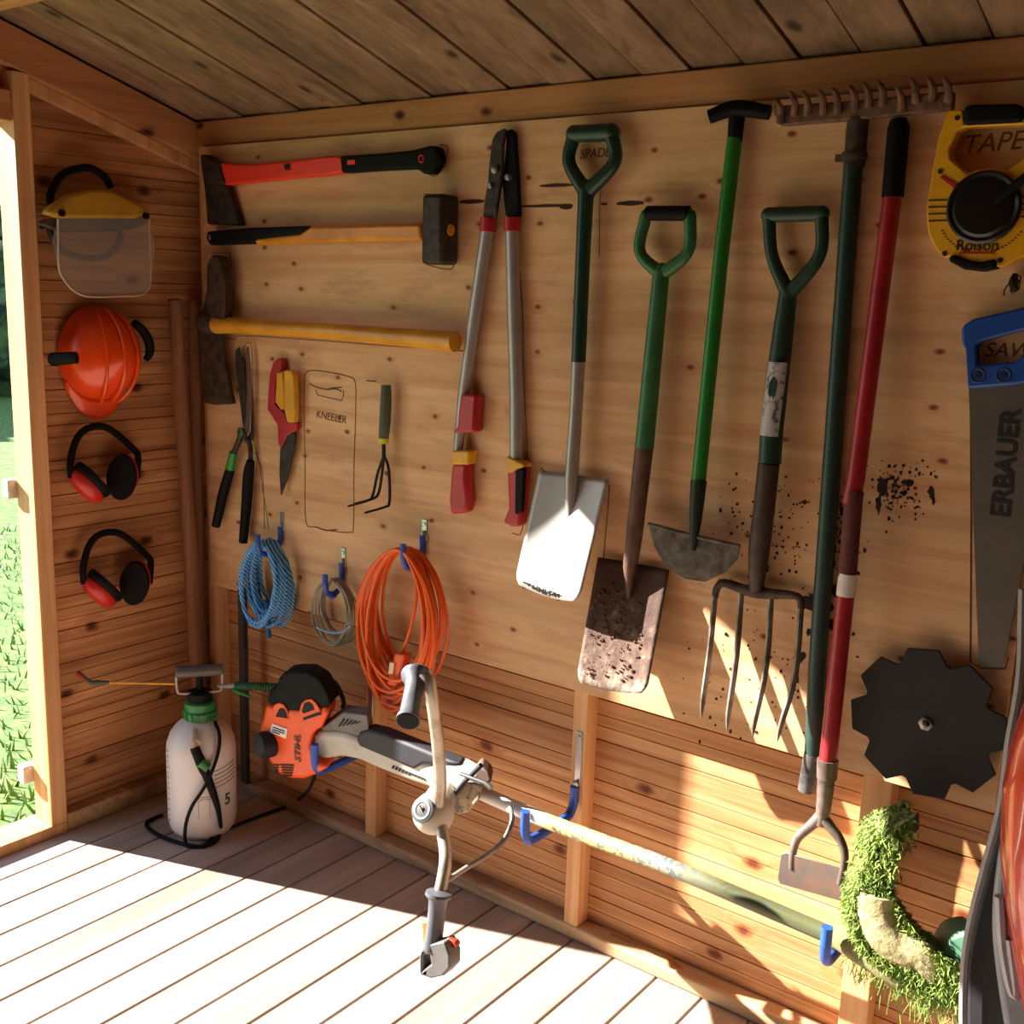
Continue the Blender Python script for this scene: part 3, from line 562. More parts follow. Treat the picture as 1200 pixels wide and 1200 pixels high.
for x,y in ((1122,138),(1102,201),(1107,297),(1172,305)): b=B(); b.lathe([(.0042,-.004),(.0042,.0008)],W(x,y,.0985),(0,-1,0),12); b.build('case_screw',M_ink,t)
b=B()
for k in range(26):
    a=math.radians(-150+k*4.7); p=c+Vector((math.cos(a)*.072,-.0006+.002,math.sin(a)*.072)); p.y=-.0986; b.ball(p,.0014,(1.6,.3,1),6,4)
b.build('printed_arc_text',plain('print_brown','3a1a0a',.7),t,smooth=False)
b=B(); b.text('Rolson',W(1145,288,.0990),(1,0,0),(0,0,1),.024,.0005,bold=.0002); b.build('brand_text',M_ink,t,smooth=False)
b=B(); p=W(1145,296.5,.0990); b.box(p-Vector((.028,.0004,.0015)),p+Vector((.028,.0004,.002))); b.build('brand_underline',M_red,t)
b=B(); wt(b,smp([(1113,301),(1130,309),(1150,312),(1166,308)],1),.106,.004); b.bm.free(); b=B(); ws(b,[(1113,299),(1120,299),(1135,305),(1150,307),(1166,303),(1167,314),(1150,318),(1130,316),(1111,306)],.104,.036); b.build('bottom_grip',M_black,t,bevel=.004)
# --- hand saw
t=thing('hand_saw',W(1160,783,.07),'hand saw with blue handle and tapering grey blade, at the right edge of the board','saw')
b=B(); ws(b,[(1135,450),(1215,445),(1240,470),(1203,640),(1175,783),(1147,780),(1141,620)],.076,.0018); b.build('blade',plain('saw_steel','6b655e',.4,.5,var=.15,scale=10),t)
b=B(); ws(b,[(1126,386),(1130,380),(1140,374),(1200,360),(1250,345),(1275,360),(1275,400),(1240,440),(1215,446),(1184,452),(1134,456),(1131,410),(1127,402)],.088,.024,holes=[[(1144,404),(1150,400),(1215,383),(1240,385),(1235,410),(1210,420),(1200,414),(1190,424),(1145,428)]]); h=b.build('handle',plain('saw_blue','11479a',.4,var=.15),t,bevel=.004,seg=2)
b=B()
for x,y in ((1146,440),(1176,440)): b.tube([W(x,y,.0885)+Vector((.011*math.cos(a),0,.011*math.sin(a))) for a in [k*math.pi/8 for k in range(16)]],.0013,6,closed=True); b.lathe([(.006,-.001),(.006,.0012)],W(x,y,.0885),(0,-1,0),14)
b.build('screw_ring',plain('navy','0b1f48',.4),h)
b=B(); p0,p1=W(1174,592,.0772),W(1184,494,.0772); b.text('ERBAUER',(p0+p1)/2,p1-p0,(-1,0,0),.044,.0004,bold=.0012); b.build('brand_text',M_ink,t,smooth=False)
# --- eight lobed disc
c=W(1085,848,.092); b=B(); o_=[]
for k in range(8):
    a0=math.radians(98+45*k)
    for da,r in ((-20.5,.117),(-11.5,.142),(11.5,.142),(20.5,.117)): a=a0+math.radians(da); o_.append(c+Vector((math.cos(a)*r*.98,0,math.sin(a)*r*.98)))
t=thing('cultivator_disc',c-Vector((0,0,.17)),'black eight lobed metal disc bolted low on the board near the right end','disc')
b.slab(o_,(0,.005,0)); b.build('disc',plain('disc_black','17130f',.6,.2,var=.4,scale=14),t,bevel=.0015)
b=B(); b.lathe([(.013,0),(.013,.003),(.0075,.004),(.0075,.011),(.0035,.013)],c,(0,-1,0),6); b.build('centre_nut',M_nail,t)
b=B(); b.lathe([(.02,-.0330),(.02,-.006)],c,(0,-1,0),16); b.build('spacer',M_dsteel,t)
# --- dark clip with a twig near the saw
p=W(1190,322,.065); b=B(); b.tube([p,W(1187,332,.075),W(1192,341,.075)],[.005,.007,.004],8,sm=4); rnd=random.Random(2)
for i in range(14): q=p+Vector((rnd.uniform(-.012,.012),-.012,rnd.uniform(-.035,-.012))); b.tube([p,q+Vector((0,0,.01)),q],.0011,5,sm=2)
single(b,'root_scrap',plain('dark_root','2a1510',.85),'small dark tangle of roots stuck to the board under the tape reel','root')
# --- nails the tools hang from
for x,y,lab in ((534,397,'nail under the end of the yellow mattock handle'),(440,447,'nail beside the hole of the hand cultivator handle'),(560,246,None)):
    if not lab: continue
    p=W(x,y,PF); b=B(); b.tube([p+Vector((0,.004,0)),p+Vector((0,-.035,.004))],.0018,8); b.lathe([(.0045,0),(.0045,.0015)],p+Vector((0,-.035,.004)),(0,-1,0),10)
    single(b,'nail',M_nail,'bright steel '+lab,'nail','nails in the board')
# ================= HOOKS =================
EV=Vector((-.055,.085,-.012))
def wv(b,px,dep,vec):
    b.slab([W(x,y,dep) for x,y in px],vec); return b
def hook(name,x,ytop,ztop,zpl,zbot,out,tip,r,label,group,pw=.008):
    t=thing(name,(x,-ytop,zbot),label,'hook',group)
    b=B(); b.box((x-pw,-ytop-.003,zpl-.012),(x+pw,-ytop,ztop)); b.tube([(x,-ytop-.003,zpl-.01),(x,-ytop-r,zpl+.012)],[r,r*.5],10); b.lathe([(.005,0),(.005,.002)],(x,-ytop-.003,ztop-.012),(0,-1,0),12); b.build('fixing_plate',M_zinc,t,bevel=.001)
    b=B(); y0=-ytop-r-.001
    b.tube([(x,y0,zpl),(x,y0,zbot+.035),(x,y0-.012,zbot+.008),(x,y0-.04,zbot),(x,-out+.035,zbot-.001),(x,-out+.009,zbot+.009),(x,-out,zbot+.034),(x,-out,tip)],r,14,sm=6); b.build('coated_arm',M_blueplastic,t)
    return t
x1=W(331,612,PF).x; hook('hook',x1,PF,.885,.845,.775,.145,.835,.0075,'small blue dipped hook under the hedge shears, holding the blue rope','rope hooks on the board')
x2=W(403,655,PF).x; hook('hook',x2,PF,.825,.785,.705,.125,.765,.0075,'small blue dipped hook lowest of the three on the board, holding the wire coil','rope hooks on the board')
x3=W(498,620,PF).x; hook('hook',x3,PF,.945,.905,.83,.135,.895,.0075,'small blue dipped hook left of the loppers, holding the orange cable','rope hooks on the board')
HK=[]
for x,ys,zt,lab in ((.728,.045,.475,'large blue hook on the stud under the orange cable, behind the engine end'),(1.392,.045,.52,'large blue hook on the middle stud, carrying the white part of the shaft'),(2.068,.045,.52,'large blue hook on the right stud beside the mossy guard')):
    hook('hook',x,ys,zt,zt-.13,.283+(.04 if x>1 else 0)+(0 if x>2 else 0),.245,(.362 if x<1 else .40),.0105,lab,'large hooks carrying the brush cutter')
# ================= COILS =================
def coil(name,c,rx,rz,n,r,mat,label,cat,jit,xs,hookx,seed,parent=None,closed=True,dy=(-.045,.03)):
    b=B(); rnd=random.Random(seed); pts=[]; per=22
    for k in range(n):
        ex=rx*(1+rnd.uniform(-jit,jit)); ez=rz*(1+rnd.uniform(-jit*.6,jit)); oy=rnd.uniform(*dy); ox=rnd.uniform(-jit,jit)*rx*.7; ph=rnd.uniform(-.1,.1)
        for j in range(per):
            a=math.pi/2+2*math.pi*j/per; s_=math.sin(a); 
            px_=c.x+ox*(1-s_)*.5+math.cos(a)*ex*(1-.18*max(0,s_)**2); pz=c.z+rz-ez+math.sin(a+ph*(1-s_)*.3)*ez + rnd.uniform(-1,1)*r*.5
            pts.append(Vector((px_,c.y+oy*(.5+.5*(1-s_)/2)+rnd.uniform(-1,1)*r*.4,pz-(.0 if s_>.9 else 0))))
    b.tube(pts,r,7,sm=2); return b
m,nt,bs=newmat('blue_rope'); tc=nt.nodes.new('ShaderNodeTexCoord'); wav=N(nt,'ShaderNodeTexWave',Scale=48.0,Distortion=2.0); wav.wave_type='BANDS'; wav.bands_direction='DIAGONAL'; nt.links.new(tc.outputs['Object'],wav.inputs['Vector'])
cc=ramp(nt,wav.outputs['Color'],[(.15,lin('165fb4')),(.5,lin('3f95da')),(.85,lin('86c6ea'))]); nt.links.new(cc,bs.inputs['Base Color']); bs.inputs['Roughness'].default_value=.6; M_rope=m
t=thing('rope_coil',(x1,-.1,.55),'coil of blue rope with a short tail hanging from the leftmost small hook','rope')
c=W(314,678,.105); c.x+=.0; coil('rope',c,.068,.106,13,.0056,M_rope,'','',.16,0,0,5).build('coils',M_rope,t)
b=B(); c2=W(315,715,.10); b.tube([W(311,705,.10),c2,W(314,735,.10),W(315,747,.10)],[.008,.007,.0075,.0085],10,sm=4); b.build('tail',plain('rope_tail','2b5f92',.6,var=.3),t)
t=thing('wire_coil',(x2,-.1,.55),'small coil of grey wire hanging from the lowest small hook','wire')
c=W(391,714,.095); coil('w',c,.062,.082,11,.0024,None,'','',.14,0,0,6,dy=(-.03,.03)).build('coils',plain('grey_wire','a39a88',.4,.4,var=.3),t)
b=B(); b.tube([W(371,735,.12),W(385,741,.12),W(400,741,.12),W(412,733,.12)],.0035,8,sm=4); b.build('blue_loop',plain('pale_blue_wire','8ba0bf',.4),t)
t=thing('extension_cable',(x3,-.11,.52),'large hanging coil of orange extension cable with its plug socket at the bottom','cable')
M_ocab=plain('orange_cable','f0651f',.4,var=.12)
c=W(475,724,.11); coil('w',c,.112,.176,20,.0042,None,'','',.2,0,0,9,dy=(-.06,.035)).build('coils',M_ocab,t)
b=B(); b.tube([W(489,655,.115),W(488,700,.125),W(480,740,.13),W(470,768,.13)],.0042,8,sm=4); b.build('loose_strand',M_ocab,t)
b=B(); p=W(468,784,.14); a=(W(473,765,.14)-W(463,803,.14)); b.obox(p,(.034,0,.003),(0,.03,0),a); s_=b.build('socket',plain('socket_orange','ec5a20',.45),t,bevel=.005)
b=B(); p=W(459,783,.158); b.obox(p,(.014,0,.002),(0,.004,0),(.004,0,.03)); b.build('socket_label',plain('label_pale','e8c9a8',.6),s_)
# ================= BRUSH CUTTER =================
t=thing('brush_cutter',W(540,930,.2)*1,'brush cutter with orange engine, white shaft and grass covered guard, lying in large blue hooks','brush cutter')
M_or=plain('engine_orange','ee5316',.38,var=.08); M_wh=plain('housing_white','bdb6a8',.5,var=.12,scale=14,c2='a59a86',lo=.3,hi=.5); M_gr=plain('housing_grey','6d6863',.55,var=.2)
e8=lambda X,Y:(290+X/8,780+Y/8)
b=B(); wv(b,[e8(*p) for p in ((165,365),(300,400),(500,420),(700,390),(760,385),(745,470),(690,580),(610,640),(590,760),(640,890),(760,960),(640,1030),(520,1075),(400,1065),(290,1020),(215,920),(160,820),(150,700),(105,620),(140,500))],.245,EV)
eb=b.build('engine_cover',M_or,t,bevel=.022,seg=4,angle=60)
b=B(); wv(b,[e8(*p) for p in ((175,340),(200,235),(270,200),(290,120),(340,70),(430,55),(560,60),(680,130),(760,270),(780,370),(720,400),(640,400),(610,330),(540,330),(510,430),(370,430),(340,370),(280,355),(240,385))],.243,EV); b.build('top_cover',M_black,t,bevel=.018,seg=4,angle=60)
b=B(); b.tube([W(*e8(690,130),.20),W(*e8(820,160),.17),W(*e8(900,330),.17),W(*e8(890,400),.18)],.006,8,sm=4); b.build('air_hose',M_rub,t)
b=B(); p=W(*e8(150,745),.262); b.lathe([(.018,-.03),(.034,-.026),(.036,0),(.030,.014),(.012,.018)],p,(-.25,-1,.1),24,sx=1.0,ref=(1,0,0)); b.build('fuel_cap',plain('cap_charcoal','242428',.55,var=.2,spec=.2),t)
for lobe,hole_ in ((((232,405),(250,365),(300,348),(345,372),(374,420),(392,520),(236,500)),((262,478),(298,402),(332,394),(362,430),(376,498))),(((482,440),(500,362),(540,322),(600,313),(642,350),(675,405),(700,450),(500,530)),((508,424),(532,352),(575,336),(613,366),(628,412),(522,452)))):
    b=B(); wv(b,[e8(*p) for p in lobe],.2475,Vector((-.02,.035,-.004))); lb=b.build('shroud_lobe',M_or,t,bevel=.003,seg=3)
    b=B(); b.slab([W(*e8(*p),.2481) for p in hole_],(0,.003,0)); b.build('shroud_opening',plain('opening_dark','1c0e0a',.8),lb)
b=B(); ws(b,[e8(*p) for p in ((515,490),(680,430),(688,460),(530,512))],.2484,.003); b.build('dark_badge',M_ink,eb)
b=B(); a_=[W(*e8(*p),.2475) for p in ((228,545),(372,595),(360,685),(212,625))]; b.slab(a_,(0,.002,0)); stx=b.build('warning_sticker',plain('sticker_white','ece4da',.5),eb)
b=B(); 
for k in range(3):
    v=.3+.24*k; p0=a_[0].lerp(a_[3],v).lerp(a_[1].lerp(a_[2],v),.12); p1=a_[0].lerp(a_[3],v).lerp(a_[1].lerp(a_[2],v),.88 if k!=2 else .6); b.tube([p0+Vector((0,-.0008,0)),p1+Vector((0,-.0008,0))],.0014,5)
b.build('sticker_print',M_ink,eb)
b=B(); p0,p1=W(*e8(470,870),.2478),W(*e8(465,675),.2478); b.text('STIHL',(p0+p1)/2,p1-p0,(-1,0,0),.030,.0006,bold=.0002,shear=.1); b.build('brand_text',plain('brand_grey','4a3a34',.5),eb,smooth=False)
for k in range(5):
    for (xa,xb_) in ((238,292),(305,430)):
        y=925+k*24; sh_=k*6
        if xa<300 and k>3: continue
        b=B(); b.slab([W(*e8(xa+sh_,y),.2478),W(*e8(xb_-k*4,y+6),.2478),W(*e8(xb_-k*4,y+17),.2478),W(*e8(xa+sh_,y+11),.2478)],(0,.002,0)); b.build('vent_slot',MATS['opening_dark'],eb)
# gearbox/clutch housing and the grey vented cap
b=B(); g4=lambda X,Y:(260+X/4,760+Y/4)
wv(b,[g4(*p) for p in ((425,400),(470,388),(560,392),(640,420),(720,445),(900,520),(1000,548),(1130,575),(1165,600),(1150,650),(1080,690),(980,660),(880,625),(740,570),(640,525),(560,510),(500,520),(440,525),(422,460))],.226,Vector((-.02,.05,0))); b.build('shaft_housing',M_wh,t,bevel=.014,seg=4,angle=60)
b=B(); wv(b,[g4(*p) for p in ((465,375),(520,335),(570,300),(680,312),(690,390),(650,415),(560,388),(470,385))],.225,Vector((-.03,.045,0))); gc=b.build('grey_cap',M_gr,t,bevel=.010,seg=3,angle=60)
for k in range(5):
    b=B(); x=545+k*18; b.slab([W(*g4(x,365-k*3),.2265),W(*g4(x+7,367-k*3),.2265),W(*g4(x+32,330+k*4),.2265),W(*g4(x+25,326+k*4),.2265)],(0,.002,0)); b.build('cap_vent',M_ink,gc)
b=B(); wv(b,[g4(*p) for p in ((640,395),(690,382),(760,400),(980,490),(1120,548),(1000,545),(940,545),(900,570),(640,460),(630,430))],.232,Vector((-.02,.045,0))); b.build('black_pad',plain('pad_black','24232b',.6,var=.25),t,bevel=.012,seg=3,angle=60)
b=B(); rnd=random.Random(3)
for k in range(12):
    X=795+k*15; Y=548+k*6.2; h=(14 if k<6 else 8)
    b.slab([W(*g4(X,Y+h),.2275),W(*g4(X+9,Y+h+3),.2275),W(*g4(X+17,Y+3),.2275),W(*g4(X+6,Y),.2275)],(0,.001,0))
b.build('model_lettering',M_ink,t,smooth=False)
# drive shaft
b=B(); wt(b,[(555,925),(640,962),(770,1010),(875,1054),(985,1101)],.2,[.0165]*5,seg=20,sm=2)
msh,nt,bs=newmat('drive_tube'); tc=nt.nodes.new('ShaderNodeTexCoord'); sx_=nt.nodes.new('ShaderNodeSeparateXYZ'); nt.links.new(tc.outputs['Object'],sx_.inputs[0])
nz=N(nt,'ShaderNodeTexNoise',Scale=110.0,Detail=3.0); nt.links.new(tc.outputs['Object'],nz.inputs['Vector'])
x00=W(540,930,.2).x
def pos(px,py): return W(px,py,.2).x-x00
mp_=nt.nodes.new('ShaderNodeMapRange'); mp_.inputs['From Min'].default_value=0; mp_.inputs['From Max'].default_value=pos(985,1101); nt.links.new(sx_.outputs['X'],mp_.inputs['Value'])
jt=N(nt,'ShaderNodeMath',_operation='MULTIPLY_ADD'); nt.links.new(nz.outputs['Fac'],jt.inputs[0]); jt.inputs[1].default_value=.05; nt.links.new(mp_.outputs[0],jt.inputs[2])
base=ramp(nt,jt.outputs[0],[(.0,lin('ddd8ce')),(.27,lin('ddd8ce')),(.31,lin('d8cb74')),(.55,lin('cfc27a')),(.60,lin('a3a08c')),(.68,lin('7f8060')),(.78,lin('484a28')),(1.0,lin('5a5c34'))])
spk=ramp(nt,nz.outputs['Fac'],[(.47,(1,1,1,1)),(.50,(0,0,0,1))]); spm=ramp(nt,mp_.outputs[0],[(.25,(0,0,0,1)),(.31,(.8,.8,.8,1)),(.62,(.8,.8,.8,1)),(.7,(.2,.2,.2,1))]); sm_=N(nt,'ShaderNodeMath',_operation='MULTIPLY'); nt.links.new(spk,sm_.inputs[0]); nt.links.new(spm,sm_.inputs[1])
nt.links.new(mixc(nt,sm_.outputs[0],base,lin('4a5a6a')),bs.inputs['Base Color']); bs.inputs['Roughness'].default_value=.4
b.build('drive_tube',msh,t)
# handlebar clamp
def hb(px,py,d): return W(px,py,d)
z5=lambda X,Y:(440+X/6.667,860+Y/6.667)
b=B(); wv(b,[z5(*p) for p in ((560,240),(700,260),(820,330),(720,420),(600,520),(520,560),(440,440),(330,280),(440,255))],.229,Vector((-.03,.045,0))); cl=b.build('clamp',M_wh,t,bevel=.008,seg=3,angle=60)
b=B(); wv(b,[z5(*p) for p in ((690,355),(810,400),(830,430),(810,520),(720,620),(640,640),(605,580),(600,510))],.236,Vector((-.03,.05,0))); b.build('clamp_block',plain('worn_cream','a89678',.6,c2='5a4632',scale=40,lo=.4,hi=.55),t,bevel=.006,seg=2)
b=B(); wv(b,[z5(*p) for p in ((755,330),(820,250),(890,310),(910,370),(880,410))],.227,Vector((-.03,.045,0))); b.build('clamp_cap',plain('brown_grey','5a4538',.6),t,bevel=.006,seg=2)
b=B(); wt(b,[z5(585,510),z5(700,370),z5(825,245)],.243,.006,seg=8); b.build('rubber_strip',M_rub,t)
b=B(); wt(b,[z5(665,310),z5(860,385),z5(905,425)],.246,[.0045,.0055,.0065],seg=10); b.build('clamp_screw',plain('screw_grey','5e5c5e',.4,.6),t)
# hub arm reaching towards the room, with the round boss
A_=hb(520,925,.225); H=hb(508,953,.36)
b=B(); b.tube([A_,A_.lerp(H,.5),H],[.030,.036,.044],24,sm=3,flat=.85); b.ball(H,.046,(1,1,1),20,14); b.build('handle_hub',M_wh,t,angle=60)
nv=(CAM-H).normalized(); nv=(nv+Vector((-.55,0,-.05))).normalized(); p=H+nv*.040
b=B(); b.lathe([(.027,0),(.027,.006),(.024,.0068)],p,nv,28); bs_=b.build('boss',plain('boss_grey','55524f',.4,.4),t)
b=B(); b.lathe([(.0205,.0062),(.0205,.008),(.016,.008),(.016,.0062)],p,nv,28); b.tube([p+nv*.0085+Vector((-.006,0,.008)),p+nv*.0085+Vector((.006,0,-.008))],.002,6); b.build('boss_emblem',M_zinc,t)
M_tube=plain('bare_handlebar','b5ad9f',.3,.5,var=.2,scale=16,c2='8f7f66',lo=.3,hi=.45)
b=B(); U=[(514,942,.37),(516,915,.385),(513,870,.42),(508,830,.445),(503,800,.455),(497,788,.458)]; b.tube([hb(*p) for p in U],.0135,18,sm=5); b.build('upper_bar',M_tube,t)
b=B(); D=[(516,965,.37),(521,990,.39),(522,1010,.41),(518,1035,.43),(513,1056,.445)]; b.tube([hb(*p) for p in D],.0135,18,sm=5); b.build('lower_bar',M_tube,t)
M_grip=plain('grey_grip','4e5056',.45,var=.25,scale=20)
p0,p1=hb(489,790,.45),hb(478,845,.545)
b=B(); ax=(p1-p0); ln=ax.length; b.lathe([(.010,-.006),(.026,-.004),(.033,.004),(.031,.012),(.022,.022),(.0195,.04),(.0195,ln-.018),(.0235,ln-.010),(.0245,ln)],p0,ax,26); ug=b.build('upper_grip',M_grip,t,angle=50)
b=B(); b.lathe([(.0215,ln-.002),(.0215,ln+.0015)],p0,ax,26); b.build('end_cap',M_black,ug)
p0,p1=hb(514,1050,.447),hb(507,1112,.47)
b=B(); ax=(p1-p0); ln=ax.length; b.lathe([(.012,-.012),(.028,-.008),(.029,-.002),(.020,.008),(.0185,.03),(.0185,ln*.75),(.020,ln)],p0,ax,26); tg=b.build('throttle_grip',M_grip,t,angle=50)
b=B(); b.slab([hb(*p,.485) for p in ((500,1108),(520,1104),(527,1120),(527,1135),(519,1144),(505,1147),(493,1143),(491,1138),(491,1120),(494,1113))],(0,.036,0),[[hb(*p,.485) for p in ((495,1120),(503,1119),(505,1130),(495,1138))]]); b.build('throttle_foot',plain('foot_grey','5b5858',.5,var=.2),t,bevel=.004,seg=2)
b=B(); b.slab([hb(*p,.468) for p in ((518,1106),(524,1099),(533,1104),(535,1109),(530,1113),(526,1120),(521,1116))],(0,.014,0)); b.build('trigger',plain('trigger_red','b0331c',.45),tg,bevel=.002)
b=B(); b.slab([hb(*p,.468) for p in ((494,1081),(500,1081),(498,1107),(496,1108))],(0,.012,0)); b.build('lockout_lever',plain('lever_orange','d9701f',.45),tg,bevel=.002)
b=B(); b.tube([hb(521,1034,.43),hb(545,1018,.36),hb(572,1001,.30),hb(590,985,.27),hb(600,962,.25),hb(598,946,.22)],.0055,10,sm=6); b.build('throttle_cable',plain('cable_grey','3b3836',.5,c2='8d867c',lo=.5,hi=.6,scale=6),t)
# gearbox and guard at the far end
M_moss=plain('grass_paste','7e8f4a',.95,c2='59653a',scale=40,bump=1.0)
b=B(); wt(b,[(975,1092),(1000,1104),(1035,1122),(1062,1140)],[.20,.2,.2,.2],[.022,.030,.036,.034],seg=16,sm=4); b.build('gearbox',plain('muddy_gearbox','66683c',.95,c2='8f8a5c',scale=30,bump=.8),t)
x6=lambda X,Y:(960+X/4.445,930+Y/4.445)
GP=[(497,112),(380,160),(270,215),(235,300),(205,440),(160,560),(150,700),(200,800),(280,880),(400,960),(520,1060),(640,1100),(740,1110),(745,930),(640,850),(560,790),(480,690),(400,570),(375,500),(425,330),(430,250),(490,215)]
b=B(); wv(b,[x6(*p) for p in GP],.235,Vector((-.035,.06,0))); gd=b.build('guard',plain('guard_caked','7d7f4c',.95,c2='4e5a26',scale=22,bump=1.0,lo=.35,hi=.6),t,bevel=.012,seg=3,angle=60)
b=B(); wt(b,[x6(*p) for p in ((300,520),(300,620),(350,740),(440,810),(530,850),(600,960))],[.235]*6,[.032,.035,.037,.034,.030,.02],seg=12,sm=4,flat=.6); b.build('dried_cake',plain('dried_clippings','b3a679',.95,c2='7a7048',scale=60,bump=1.0),gd)
b=B(); ws(b,[x6(*p) for p in ((380,165),(497,112),(495,125),(400,185),(385,260),(375,240))],.245,.012); b.build('guard_edge',plain('guard_plastic','a8a080',.7,c2='6b6a3a'),gd,bevel=.002)
b=B(); ws(b,[x6(*p) for p in ((415,170),(490,130),(492,215),(470,240),(430,235))],.225,.03); b.build('guard_inside',plain('opening_dark2','3a2418',.9),gd)
# dry grass stuck to the guard
import itertools
poly=[Vector((*x6(*p),0)) for p in GP]
def inside(x,y):
    c_=False; n=len(poly)
    for i in range(n):
        a,b_=poly[i],poly[i-1]
        if (a.y>y)!=(b_.y>y) and x<(b_.x-a.x)*(y-a.y)/(b_.y-a.y)+a.x: c_=not c_
    return c_
b=B(); rnd=random.Random(21); n=0
while n<11000:
    x,y=rnd.uniform(985,1135),rnd.uniform(950,1200); ok=inside(x,y)
    if not ok and not (rnd.random()<.16 and (inside(x-4,y-14) or inside(x+6,y) or inside(x-6,y))): continue
    X,Y=(x-960)*4.445,(y-930)*4.445
    if ok and 240<X<560 and 520<Y<860 and abs((X-300)-(Y-560)*.75)<75 and rnd.random()<.72: continue
    n+=1; d=.238+rnd.uniform(-.004,.008) if ok else .2+rnd.uniform(-.03,.03); p=W(x,y,d)
    if ok and rnd.random()<.45: p=W(x,y,.236)+Vector((-.035,.06,0))*rnd.random()
    v=Vector((rnd.gauss(0,1),rnd.uniform(-1.2,.1),rnd.gauss(-.3,1))).normalized()*rnd.uniform(.005,.014); w_=v.cross(Vector((rnd.random(),rnd.random(),rnd.random()))).normalized()*rnd.uniform(.0009,.0019)
    vs=[b.bm.verts.new(q) for q in (p-w_,p+w_,p+v*.6+w_*.8+Vector((0,0,-.002)),p+v+Vector((0,0,-.004)))]; b.bm.faces.new(vs)
PE=[Vector(x6(*p)) for p in GP]
for i in range(5200):
    k=rnd.randrange(len(PE)); a_=PE[k]; c_=PE[(k+1)%len(PE)]; e_=a_.lerp(c_,rnd.random()); cen=Vector((1060,1070)); 
    p=W(e_.x,e_.y,.237)+Vector((-.035,.06,0))*rnd.random(); nrm=W(a_.x,a_.y,.237)-W(c_.x,c_.y,.237); nrm=Vector((nrm.z,-.25,-nrm.x)).normalized()
    if k in (0,21,22,20): 
        if rnd.random()<.5: continue
    v=(Vector((rnd.gauss(0,.5),rnd.gauss(-.3,.5),rnd.gauss(0,.5)))-nrm*rnd.uniform(-.6,.8)).normalized()*rnd.uniform(.005,.013); w_=v.cross(Vector((rnd.random(),rnd.random(),rnd.random()))).normalized()*rnd.uniform(.0009,.0018)
    vs=[b.bm.verts.new(q) for q in (p-w_,p+w_,p+v*.6+w_*.8+Vector((0,0,-.002)),p+v+Vector((0,0,-.004)))]; b.bm.faces.new(vs)
o=b.build('grass_clippings',plain('clipping_green','98ab52',.85,c2='5c7a30',scale=30),gd,recalc=False,smooth=False); o['kind']='stuff'; o['label']='fresh grass clippings stuck to the guard'
b=B(); rnd=random.Random(5)
for i in range(260):
    x=rnd.uniform(995,1125); y=1112+(x-995)*.5+rnd.uniform(-5,38)*rnd.random(); p=W(x,y,.2+rnd.uniform(-.03,.03)); q=p+Vector((rnd.uniform(-.02,.02),rnd.uniform(-.01,.01),-rnd.uniform(.01,.05))); w_=Vector((.001,0,0))
    vs=[b.bm.verts.new(z_) for z_ in (p-w_,p+w_,q+w_*.5,q-w_*.5)]; b.bm.faces.new(vs)
o=b.build('hanging_clippings',MATS['clipping_green'],gd,recalc=False,smooth=False); o['kind']='stuff'
# ================= SPRAYER =================
sc_=Vector((.305,-.275,0)); vd=(Vector((CAM.x,CAM.y,0))-sc_).normalized(); vr=Vector((-vd.y,vd.x,0))   # vd to viewer, vr to the right as seen
if vr.dot(Vector(RM[0]))<0: vr=-vr
SP=lambda px,py,o=0.0: PLN(px,py,sc_+vd*(.09+o),vd)
t=thing('pressure_sprayer',sc_,'white plastic pressure sprayer with green collar standing in the corner','sprayer')
M_milk=plain('milky_plastic','d8cfcc',.4,var=.06,scale=5); R_=.093
b=B(); b.lathe([(.060,.0),(.078,.004),(.088,.02),(R_,.045),(R_,.235),(.091,.262),(.082,.288),(.064,.312),(.044,.327),(.034,.332),(.034,.345)],sc_,(0,0,1),48); b.build('bottle',M_milk,t,angle=60)
b=B(); b.lathe([(.040,.325),(.044,.330),(.044,.350),(.040,.354),(.042,.358),(.042,.375),(.036,.380)],sc_,(0,0,1),32)
for k in range(16):
    a=k*math.pi/8; b.box((-.003,-.002,.332),(.003,.002,.350),Matrix.Translation(sc_+Vector((.0445*math.cos(a),.0445*math.sin(a),0)))@Matrix.Rotation(a,4,'Z'))
b.build('collar',plain('sprayer_green','1f7a3a',.4,var=.2),t,angle=40)
b=B(); b.lathe([(.030,.378),(.034,.382),(.034,.402),(.026,.406)],sc_,(0,0,1),24); b.lathe([(.009,.40),(.009,.46)],sc_,(0,0,1),14); b.build('pump_body',M_black,t)
zt=.462; b=B(); b.tube([sc_+vr*-.062+Vector((0,0,zt)),sc_+vr*.062+Vector((0,0,zt))],[.0165,.0165],18); hd=b.build('pump_handle',plain('handle_grey','5e5652',.5,var=.15),t,bevel=.003)
b=B(); b.tube([sc_+vr*-.060+vd*.012+Vector((0,0,zt-.01)),sc_+vr*-.058+vd*.012+Vector((0,0,zt-.045)),sc_+vr*-.045+vd*.012+Vector((0,0,zt-.058)),sc_+vr*.045+vd*.012+Vector((0,0,zt-.058)),sc_+vr*.058+vd*.012+Vector((0,0,zt-.045)),sc_+vr*.060+vd*.012+Vector((0,0,zt-.01))],.0032,8,sm=4); b.build('handle_frame',plain('pale_plastic','b5aaa4',.5),t)
